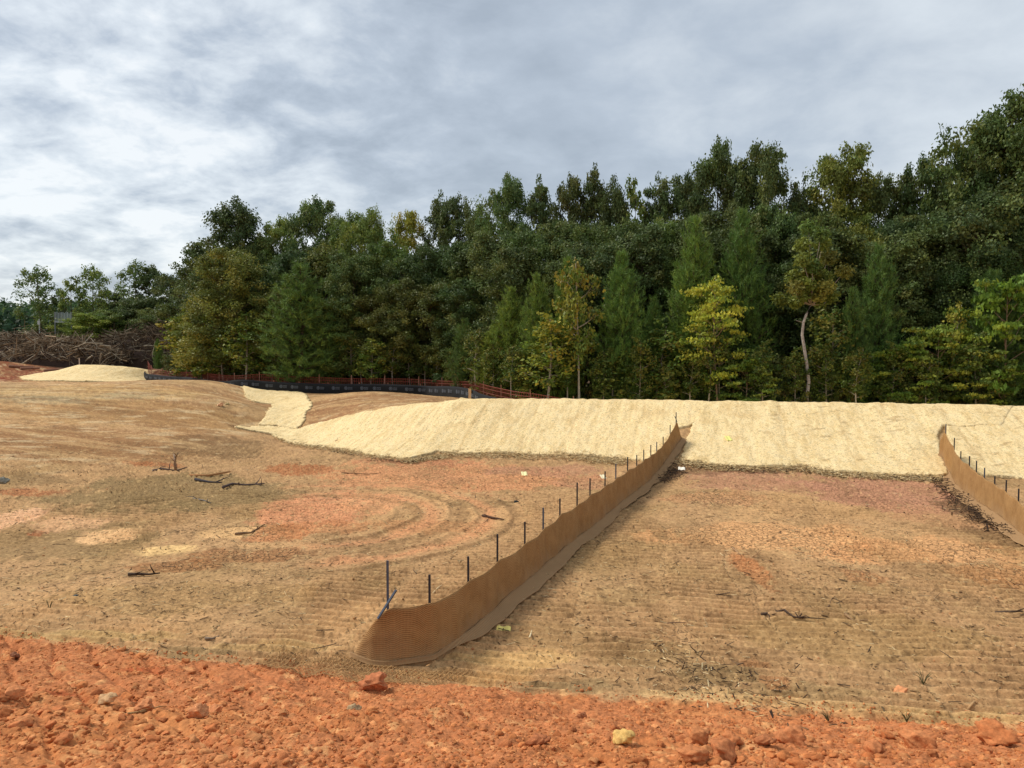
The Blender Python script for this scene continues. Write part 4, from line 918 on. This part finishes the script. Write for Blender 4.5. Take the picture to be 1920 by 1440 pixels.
board()
for px, Y, top, r, col, lb in ((235,101,583,.09,(138,124,108),'grey brown utility pole left of the flat-topped pine trunk'),(275,100,600,.08,(150,140,120),'short pale pole right of the grey brown utility pole'),(76,103,598,.07,(190,190,184),'thin whitish pole with small box over the left brush pile')):
    X = (px-960)/F*Y; z0 = float(base(X, Y)); root = empty('pole', (X, Y, z0), lb, 'pole', 'poles behind the brush piles'); h = ztop(0, Y, top)-z0
    m = MB(); m.tube([(0, 0, -.3), (0, 0, h)], [r, r*.75], 8, lin(col)); m.build('shaft', M_paint, root)
    m = MB(); m.box((0, -.12, h-.5), (.5 if px != 76 else .3, .12, .1 if px != 76 else .5), 0, lin(col)); m.build('crossarm' if px != 76 else 'box', M_paint, root)

# ------------------------------------------------------------ clods
def ico(sub, seed, rough=.35):   # a broken lump with flat facets
    import bmesh
    bm = bmesh.new(); bmesh.ops.create_icosphere(bm, subdivisions=sub, radius=1)
    V = np.array([v.co[:] for v in bm.verts]); Fc = np.array([[v.index for v in f.verts] for f in bm.faces]); bm.free()
    rg = np.random.default_rng(seed); n = np.zeros(len(V))
    for k in range(14):   # chop planes make facets, as broken clay has
        d = rg.normal(size=3); d /= np.linalg.norm(d); t = rg.uniform(.5, .85); dt = V@d; V = V-np.outer(np.maximum(dt-t, 0)*.97, d)
    a = V*2.3+seed; n = (fbm(a[:, 0]+a[:, 2], a[:, 1]-a[:, 2]*.7, 3, seed % 50)-.5)
    V = V*(1+rough*n)[:, None]*np.array((1, rg.uniform(.7, 1), rg.uniform(.55, .8))); return V, Fc
LUMP = [ico(2, 300+k, .7) for k in range(7)]
def scatter_lumps(name, X, Y, S, cols, label, mat, sink=.35, cat='clods', lumps=LUMP):
    rg = np.random.default_rng(len(X)); Z = height(X, Y); Vs = []; Fs = []; Cs = []; o = 0
    for k in range(len(X)):
        V, Fc = lumps[k % len(lumps)]; a = rg.uniform(0, 6.28); R = np.array(((cos(a), -sin(a), 0), (sin(a), cos(a), 0), (0, 0, 1))); V2 = (V*S[k])@R.T+np.array((X[k], Y[k], Z[k]+S[k]*(.6-sink-.35)))
        Vs.append(V2); Fs.append(Fc+o); Cs.append(np.repeat((cols[rg.integers(0, len(cols))]*rg.uniform(.75, 1.2))[None, :], len(V), 0)); o += len(V)
    ob = mesh_np(name, np.concatenate(Vs), np.concatenate(Fs), mat, None, np.clip(np.concatenate(Cs), 0, 1), False); return tag(ob, label, cat, kind='stuff')
REDC = lin(np.array([(198,124,74),(206,134,82),(186,112,66),(212,144,92),(196,122,76)]))*AK
rg = np.random.default_rng(21); n = 90000; X = rg.uniform(-11, 9, n); Y = rg.uniform(4.2, 13, n); ok = (np.abs(X)/Y < .75) & (Y < Yb(X)+.25) & (fbm(X*1.3, Y*1.3, 3, 91)+.25*rg.random(n) > .47); X, Y = X[ok][:22000], Y[ok][:22000]
S = .008+.018*rg.random(len(X))**2+.045*(rg.random(len(X)) > .95)*rg.random(len(X))**1.5; S *= 1+.5*sstep(9, 6, Y)
scatter_lumps('soil_clods', X, Y, S, REDC, 'crumbled orange red clay clods strewn over the near slope', M_clod, .3)
n = 4000; Y = rg.uniform(10, 30, n); X = rg.uniform(-.7, .72, n)*Y; ok = (Y > Yb(X)+.3); X, Y = X[ok], Y[ok]; S = .008+.022*rg.random(len(X))**3
rg = np.random.default_rng(77); AX, AY = [], []
for (px0, px1, py0, py1, nn) in ((0, 560, 1285, 1400, 360), (1240, 1920, 1375, 1440, 230), (560, 1240, 1330, 1440, 120), (0, 400, 1215, 1290, 50)):
    for _ in range(nn):
        q = atz(rg.uniform(px0, px1), rg.uniform(py0, py1), 1.0); t = P(960+(q[0]/q[1])*F, rg.uniform(py0, py1)); AX.append(t[0]); AY.append(t[1])
AX = np.array(AX); AY = np.array(AY); LUMP3 = [ico(3, 500+k, .9) for k in range(7)]
scatter_lumps('broken_clods', AX, AY, .022+.068*rg.random(len(AX))**2.6, REDC, 'fist sized broken clay clods lying in bands on the near slope', M_clod, .15, 'clods', LUMP3)
n = 4000; rg = np.random.default_rng(78); Y = rg.uniform(10, 30, n); X = rg.uniform(-.7, .72, n)*Y; ok = (Y > Yb(X)+.3); X, Y = X[ok], Y[ok]; S = .008+.022*rg.random(len(X))**3
scatter_lumps('soil_crumbs', X, Y, S*1.3, lin(np.array([(150,116,78),(176,132,88),(120,92,64),(196,140,94),(110,88,64)]))*AK, 'small brown soil crumbs strewn over the basin floor', M_clod, .3)
BL = [ico(4, 400+k, .8) for k in range(5)]
def clod(px, py, wpx, label, col=(190,108,60), flat=.75, seed=0, name='clay_clod', cat='clod', group='large clay clods', mat=None):
    x, y, z = g3(px, py); r = wpx/F*y/2; V, Fc = BL[seed % 5]; a = seed*1.7; R = np.array(((cos(a), -sin(a), 0), (sin(a), cos(a), 0), (0, 0, 1)))
    V = (V*np.array((1, 1, flat)))@R.T; V = V*(1+.5*(fbm(V[:, 0]*3+V[:, 2]*2.1+seed, V[:, 1]*3-V[:, 2]*2.3, 4, 7, .65)-.5))[:, None]
    col = tuple(min(255, q*1.0+w_) for q, w_ in zip(col, (14, 26, 24))); c = np.clip(lin(col)*AK*(.75+.5*fbm(V[:, 0]*4+seed, V[:, 1]*4+V[:, 2]*3, 3, 8))[:, None], 0, 1)
    o = mesh_np(name, V*r, Fc, mat or M_clod, None, c, True); o.location = (x, y+r*.3, z+r*.34); return tag(o, label, cat, group)
for i, q in enumerate((
 (1168,1398,58,'yellowish rounded clod on the red slope, right of the picture middle',(212,158,86)),(700,1296,60,'big broken red clod with a dark hollow just below the fence end',(176,92,54)),
 (661,1326,32,'pale grey rounded stone in the red soil below the fence end',(168,128,92)),(1692,1303,34,'orange clod lying alone on the brown soil at lower right',(204,124,78)),
 (1313,1392,62,'leftmost big clod in the row at lower right',(186,104,58)),(1378,1398,52,'second big clod from the left in the row at lower right',(180,98,54)),(1436,1402,40,'small round clod between two big ones at lower right',(170,90,50)),
 (1488,1396,66,'smooth rounded middle clod in the row at lower right',(186,104,60)),(1360,1432,70,'big clod on the bottom edge below the row of clods',(178,96,54)),(1300,1436,74,'broad clod on the bottom edge left of its like',(184,102,58)),
 (1640,1408,60,'low wide clod at the lower right, left of the furrowed one',(184,100,56)),(1720,1400,64,'flat clod second from the right edge below the brown soil',(190,106,60)),(1868,1398,84,'large furrowed clod at the lower right corner',(186,100,54)),
 (1905,1348,30,'small clod on the yellow strip at the right edge',(186,116,76)),(1818,1338,22,'tiny orange clod next to a stick on the yellow strip',(196,112,68)),
 (197,1318,44,'pale flat clod in the clod field at lower left',(196,142,98)),(268,1330,40,'orange clod beside the thin stick at lower left',(192,110,66)),(370,1348,44,'rounded clod in the middle of the lower left clod field',(196,116,72)),(400,1330,40,'tall orange clod behind the rounded one at lower left',(190,108,64)),
 (24,1318,46,'reddish clod at the left edge',(196,112,66)),(26,1226,26,'dark red clod on the crest of red soil at the left edge',(126,66,42)),
 (1010,1402,46,'dark cracked clod left of the yellowish one',(168,86,48)),(1092,1340,22,'small dark clod on the red slope above the yellowish one',(150,78,46)))):
    clod(q[0], q[1], q[2]*1.0, q[3], q[4], .72+.12*(i % 3), i)
clod(412, 762, 17, 'pink stone alone on the tan slope left of the straw swale', (222,160,120), .8, 3, 'stone', 'stone', 'stones')
clod(426, 759, 8, 'small tan stone beside the pink stone', (190,158,110), .8, 1, 'stone', 'stone', 'stones')
clod(2, 905, 22, 'grey stone cut by the left edge of the picture', (128,112,100), .9, 2, 'stone', 'stone', 'stones')
clod(968, 942, 13, 'small black lump on the soil behind the middle fence', (44,38,40), .9, 4, 'dark_lump', 'lump', 'dark lumps')
clod(140, 1120, 12, 'small dark lump on the left part of the basin floor', (60,62,66), .6, 1, 'dark_lump', 'lump', 'dark lumps')
clod(797, 1206, 1, 'x', (60,62,66), .6, 1) if False else None

# ------------------------------------------------------------ litter and sticks
def litter(n, seed, x_lim, label, name, cols, y0=10, y1=33, smax=.16):
    rg = np.random.default_rng(seed); Y = y0+(y1-y0)*rg.random(n)**1.0; X = rg.uniform(*x_lim, n)*Y
    ok = (Y > Yb(X)+.05) & (fbm(X*.7, Y*.7, 3, seed % 40)+.35*rg.random(n) > .58) & (base(X, Y) < .8); X, Y = X[ok], Y[ok]; n = len(X)
    L = .03+smax*rg.random(n)**3.0; az = rg.uniform(0, 2*pi, n); el = rg.normal(size=n)*.16; wd = .002+.004*rg.random(n)+L*.018; Z = height(X, Y)+.012
    d = np.stack([np.cos(az)*np.cos(el), np.sin(az)*np.cos(el), np.sin(el)], -1); s = np.stack([-np.sin(az), np.cos(az), 0*az], -1); u = np.cross(d, s); u *= np.sign(u[:, 2:3]+1e-9)
    p = np.stack([X, Y, Z], -1); a = p-d*L[:, None]/2; b = p+d*L[:, None]/2; V = []
    for e in (a, b): V += [e+s*wd[:, None], e-s*wd[:, None], e+u*wd[:, None]*1.2]
    V = np.stack(V, 1).reshape(-1, 3); k = np.arange(n)[:, None]*6
    Fc = np.concatenate([k+np.array([[0, 1, 4, 3]]), k+np.array([[1, 2, 5, 4]]), k+np.array([[2, 0, 3, 5]])])
    c = cols[rg.integers(0, len(cols), n)]*(.7+.5*rg.random((n, 1))); o = mesh_np(name, V, Fc, M_wood, None, np.clip(np.repeat(c, 6, 0), 0, 1)); tag(o, label, 'litter', kind='stuff')
LCOL = lin(np.array([(216,188,136),(200,166,116),(170,138,98),(110,90,70),(92,76,60),(226,204,158),(146,118,86)]))*.9
litter(36000, 31, (-.72, .74), 'fine straw and wood chips strewn over the basin floor', 'straw_litter', LCOL, 9.5, 33, .13)
litter(1500, 32, (-.72, .74), 'twigs and bark scraps strewn over the basin floor', 'twig_litter', LCOL[[3, 4, 2, 1, 6]], 9.5, 40, .34)
SL = (
 ([(286,884),(305,882),(330,884),(350,881)],.05,'twisted grey root lying by the upright stub at left',(112,94,84),4),
 ([(330,884),(328,868),(326,854)],.045,'upright grey stub of a root on the left slope',(140,118,100),2),
 ([(324,850),(334,858),(340,862)],.05,'short thick piece of wood behind the upright stub',(140,112,88),1),
 ([(354,893),(390,893),(432,889)],.07,'thick tan log on the left of the basin',(168,122,80),0),
 ([(366,903),(392,907),(416,909)],.05,'dark thin log before the thick tan log',(66,62,66),1),
 ([(418,919),(436,910),(460,912),(496,909)],.05,'forked dark branch right of the dark thin log',(92,78,74),3),
 ([(362,936),(380,940),(396,946)],.03,'thin grey branch before the forked dark one',(120,112,104),2),
 ([(440,1002),(470,1000),(496,988)],.03,'crooked twig on the orange patch at left',(110,84,62),2),
 ([(240,1079),(262,1077),(280,1079),(300,1076)],.035,'dark flat stick at lower left with white splinters',(74,60,50),2),
 ([(905,966),(926,970),(945,975)],.04,'dark branch on the soil behind the fence middle',(84,62,50),2),
 ([(385,1200),(398,1201),(411,1196)],.025,'short grey stick near the edge of the red soil at left',(128,112,96),1),
 ([(240,1337),(268,1332),(300,1322),(312,1317)],.012,'thin tan stick lying among the clods at lower left',(170,136,92),1),
 ([(1374,1034),(1392,1044),(1420,1050),(1446,1055)],.025,'long pale curved branch on the right basin floor',(158,124,92),1),
 ([(1600,1082),(1614,1092)],.015,'short slanting twig on the right basin floor',(140,112,84),1),
 ([(1428,1153),(1450,1148),(1470,1152),(1488,1164),(1506,1166)],.03,'tangled dark root lump right of the fence',(82,66,54),8),
 ([(1584,1159),(1600,1164),(1627,1170)],.025,'straight brown stick right of the tangled root',(150,120,88),0),
 ([(1722,1120),(1745,1121),(1760,1128),(1780,1146)],.018,'long thin bent twig at right',(150,124,92),2),
 ([(1836,1083),(1860,1090),(1890,1097),(1918,1102)],.02,'thin straight branch near the right edge',(136,110,84),2),
 ([(1866,1150),(1890,1154),(1918,1157)],.03,'dark wavy branch touching the right edge',(88,72,58),1),
 ([(1322,1162),(1325,1172),(1323,1180)],.02,'pale splintered stick standing right of the fence',(206,182,140),2),
 ([(1540,1150),(1554,1140),(1560,1130),(1582,1138)],.014,'curled thin twig above the straight brown stick',(126,102,78),2),
 ([(1382,1258),(1392,1248),(1400,1240)],.014,'thin slanting twig at lower right',(128,104,80),1),
 ([(1640,1324),(1655,1336),(1664,1350)],.016,'dark slanting splinter on the yellow strip at lower right',(96,80,58),1),
 ([(1815,1333),(1826,1330),(1836,1325)],.022,'pale stub of wood on the yellow strip at lower right',(178,142,100),0),
 ([(993,1203),(995,1194),(997,1186)],.02,'whitish wood splinter right of the yellow tag',(226,206,164),0),
 ([(812,1115),(820,1112),(828,1106)],.018,'pale stick behind the second stake of the fence',(214,190,146),0),
 ([(916,970),(905,980)],.012,'tiny twig behind the fence middle',(120,96,76),0),
 ([(1240,1172),(1260,1178),(1285,1172)],.012,'hair-thin twig right of the near fence',(120,96,76),1),
 ([(1250,1240),(1280,1255),(1305,1262)],.02,'pale stick in the litter patch at lower right',(170,140,100),3),
 ([(640,888),(690,890),(720,886)],.02,'thin stick in the pale crust below the straw bank',(130,100,72),2))
for i, (pl, r, lb, col, tw) in enumerate(SL):
    pts = lie(pl, r)
    if 'upright stub' in lb and 'by' not in lb:
        x, y, z = g3(330, 884); pts = [(x, y, z), (x-.05, y, z+.3), (x-.02, y, z+.5), (x+.1, y, z+.72)]
    if 'standing' in lb: x, y, z = g3(1323, 1180); pts = [(x, y, z), (x+.03, y+.03, z+.1), (x-.03, y, z+.22)]
    branch('stick', pts, r, lb, col, tw, 'stick', 'sticks on the basin floor', seed=i)
# straw shed along the toe of the blankets, dark leaf litter beside the right fence
def band(pl, wid, n, seed, cols, name, label, lmin=.05, lmax=.22):
    rg = np.random.default_rng(seed); W = np.array([P(*q) for q in pl]); seg = rg.integers(0, len(W)-1, n); t = rg.random(n)
    X = W[seg, 0]+(W[seg+1, 0]-W[seg, 0])*t+rg.normal(size=n)*wid*.5; Y = W[seg, 1]+(W[seg+1, 1]-W[seg, 1])*t+rg.normal(size=n)*wid
    L = lmin+(lmax-lmin)*rg.random(n)**2; az = rg.uniform(0, 2*pi, n); el = rg.normal(size=n)*.3; wd = .006+L*.03; Z = height(X, Y)+.04+.04*rg.random(n)
    d = np.stack([np.cos(az)*np.cos(el), np.sin(az)*np.cos(el), np.sin(el)], -1); s = np.stack([-np.sin(az), np.cos(az), 0*az], -1); u = np.cross(d, s); p = np.stack([X, Y, Z], -1); V = []
    for e in (p-d*L[:, None]/2, p+d*L[:, None]/2): V += [e+s*wd[:, None], e-s*wd[:, None], e+u*wd[:, None]]
    V = np.stack(V, 1).reshape(-1, 3); k = np.arange(n)[:, None]*6
    Fc = np.concatenate([k+np.array([[0, 1, 4, 3]]), k+np.array([[1, 2, 5, 4]]), k+np.array([[2, 0, 3, 5]])])
    c = cols[rg.integers(0, len(cols), n)]*(.7+.5*rg.random((n, 1))); tag(mesh_np(name, V, Fc, M_wood, None, np.clip(np.repeat(c, 6, 0), 0, 1)), label, 'litter', kind='stuff')
STC = lin(np.array([(240,216,166),(232,204,150),(214,182,128),(176,142,98)]))*.9
band([(520,822),(640,848),(767,865),(850,852),(973,857),(1107,861),(1173,867)], .25, 5000, 41, STC, 'loose_straw', 'loose straw shed along the foot of the left long blanket')
band([(1275,868),(1363,878),(1503,880),(1580,893),(1680,897),(1760,899)], .25, 4500, 42, STC, 'loose_straw', 'loose straw shed along the foot of the blanket between the fences')
DKC = lin(np.array([(70,54,42),(92,72,54),(56,44,38),(120,94,66)]))
band([(1775,905),(1800,928),(1830,952),(1860,978),(1895,1005)], .55, 1500, 43, DKC, 'dark_litter', 'dark twigs and leaves along the foot of the far right fence', .06, .35)
band([(1300,874),(1400,884),(1500,886),(1600,893),(1700,900),(1760,902)], .12, 500, 44, DKC, 'dark_litter', 'dark scraps edging the straw blanket between the fences', .05, .25)
band([(1268,875),(1262,890),(1245,905),(1285,868)], .35, 400, 45, DKC, 'dark_litter', 'dark debris at the bank end of the middle fence', .05, .3)
band([(1240,1235),(1290,1262),(1340,1290),(1420,1312),(1500,1325)], .7, 420, 46, np.concatenate([DKC, LCOL]), 'chip_litter', 'scatter of wood chips near the red soil right of the fence', .02, .14)
band([(430,800),(520,818),(600,842),(700,862),(767,868),(830,852)], .10, 300, 47, DKC, 'dark_litter', 'dark scraps edging the left tip of the long straw blanket', .05, .22)
# small dark weed tufts
def tuft(px, py, h, label, seed):
    x, y, z = g3(px, py); m = MB(); rg = np.random.default_rng(seed)
    for k in range(9): a = rg.uniform(0, 6.28); t = rg.uniform(.2, .9); m.tube([(x, y, z), (x+cos(a)*h*t*.4, y+sin(a)*h*t*.4, z+h*.6), (x+cos(a)*h*t*.8, y+sin(a)*h*t*.8, z+h*rg.uniform(.7, 1))], [.006, .005, .002], 3, lin((92, 92, 62)))
    tag(m.build('weed', M_wood), label, 'weed', 'weeds on the basin floor')
tuft(1731, 1285, .2, 'small grey green weed tuft beside the lone orange clod', 1); tuft(1553, 1345, .14, 'tiny weed sprout left end of the yellow strip', 2); tuft(93, 1145, .2, 'grey weed tuft at the left of the basin', 3)
tuft(1700, 1352, .13, 'low round weed at the rim of red soil, lower right', 4)
# paper tags
def paper(px, py, w_, d_, rz, label, tilt=.1, col=(246, 226, 130)):
    x, y, z = g3(px, py); m = MB(); c, s = cos(rz), sin(rz); n = 6; vs = []
    for lay in (0, .004):
        for i in range(n+1):
            for j in (0, 1):
                a = (i/n-.5)*w_; b = (j-.5)*d_; vs.append((x+a*c-b*s, y+a*s+b*c, z+.06+tilt*b+.012*sin(i*1.7)-lay+(.10 if y > 27 else 0)))
    k = 2*(n+1); fs = []
    for i in range(n): fs += [(2*i, 2*i+2, 2*i+3, 2*i+1), (k+2*i, k+2*i+1, k+2*i+3, k+2*i+2), (2*i, k+2*i, k+2*i+2, 2*i+2), (2*i+1, 2*i+3, k+2*i+3, k+2*i+1)]
    fs += [(0, 1, k+1, k), (2*n, k+2*n, k+2*n+1, 2*n+1)]; m.add(vs, fs, lin(col)*.95); tag(m.build('paper_tag', M_paper), label, 'paper tag', 'paper tags dropped on the site')
paper(944, 1185, .24, .13, -.1, 'bright yellow paper tag on the soil beside the near fence', .5)
paper(1366, 829, .26, .3, .2, 'pale yellow tag on the straw blanket right of the fence end', .5, (240, 234, 140))
paper(983, 895, .22, .26, .1, 'cream tag on the orange soil before the straw bank', .4, (246, 236, 176))
paper(1131, 900, .2, .26, .3, 'white tag close behind the fence before the bank', .4, (240, 228, 190))
paper(1278, 885, .26, .2, -.2, 'white scrap of paper just right of the fence before the bank', .4, (246, 238, 220))
print('trees', NTREE)
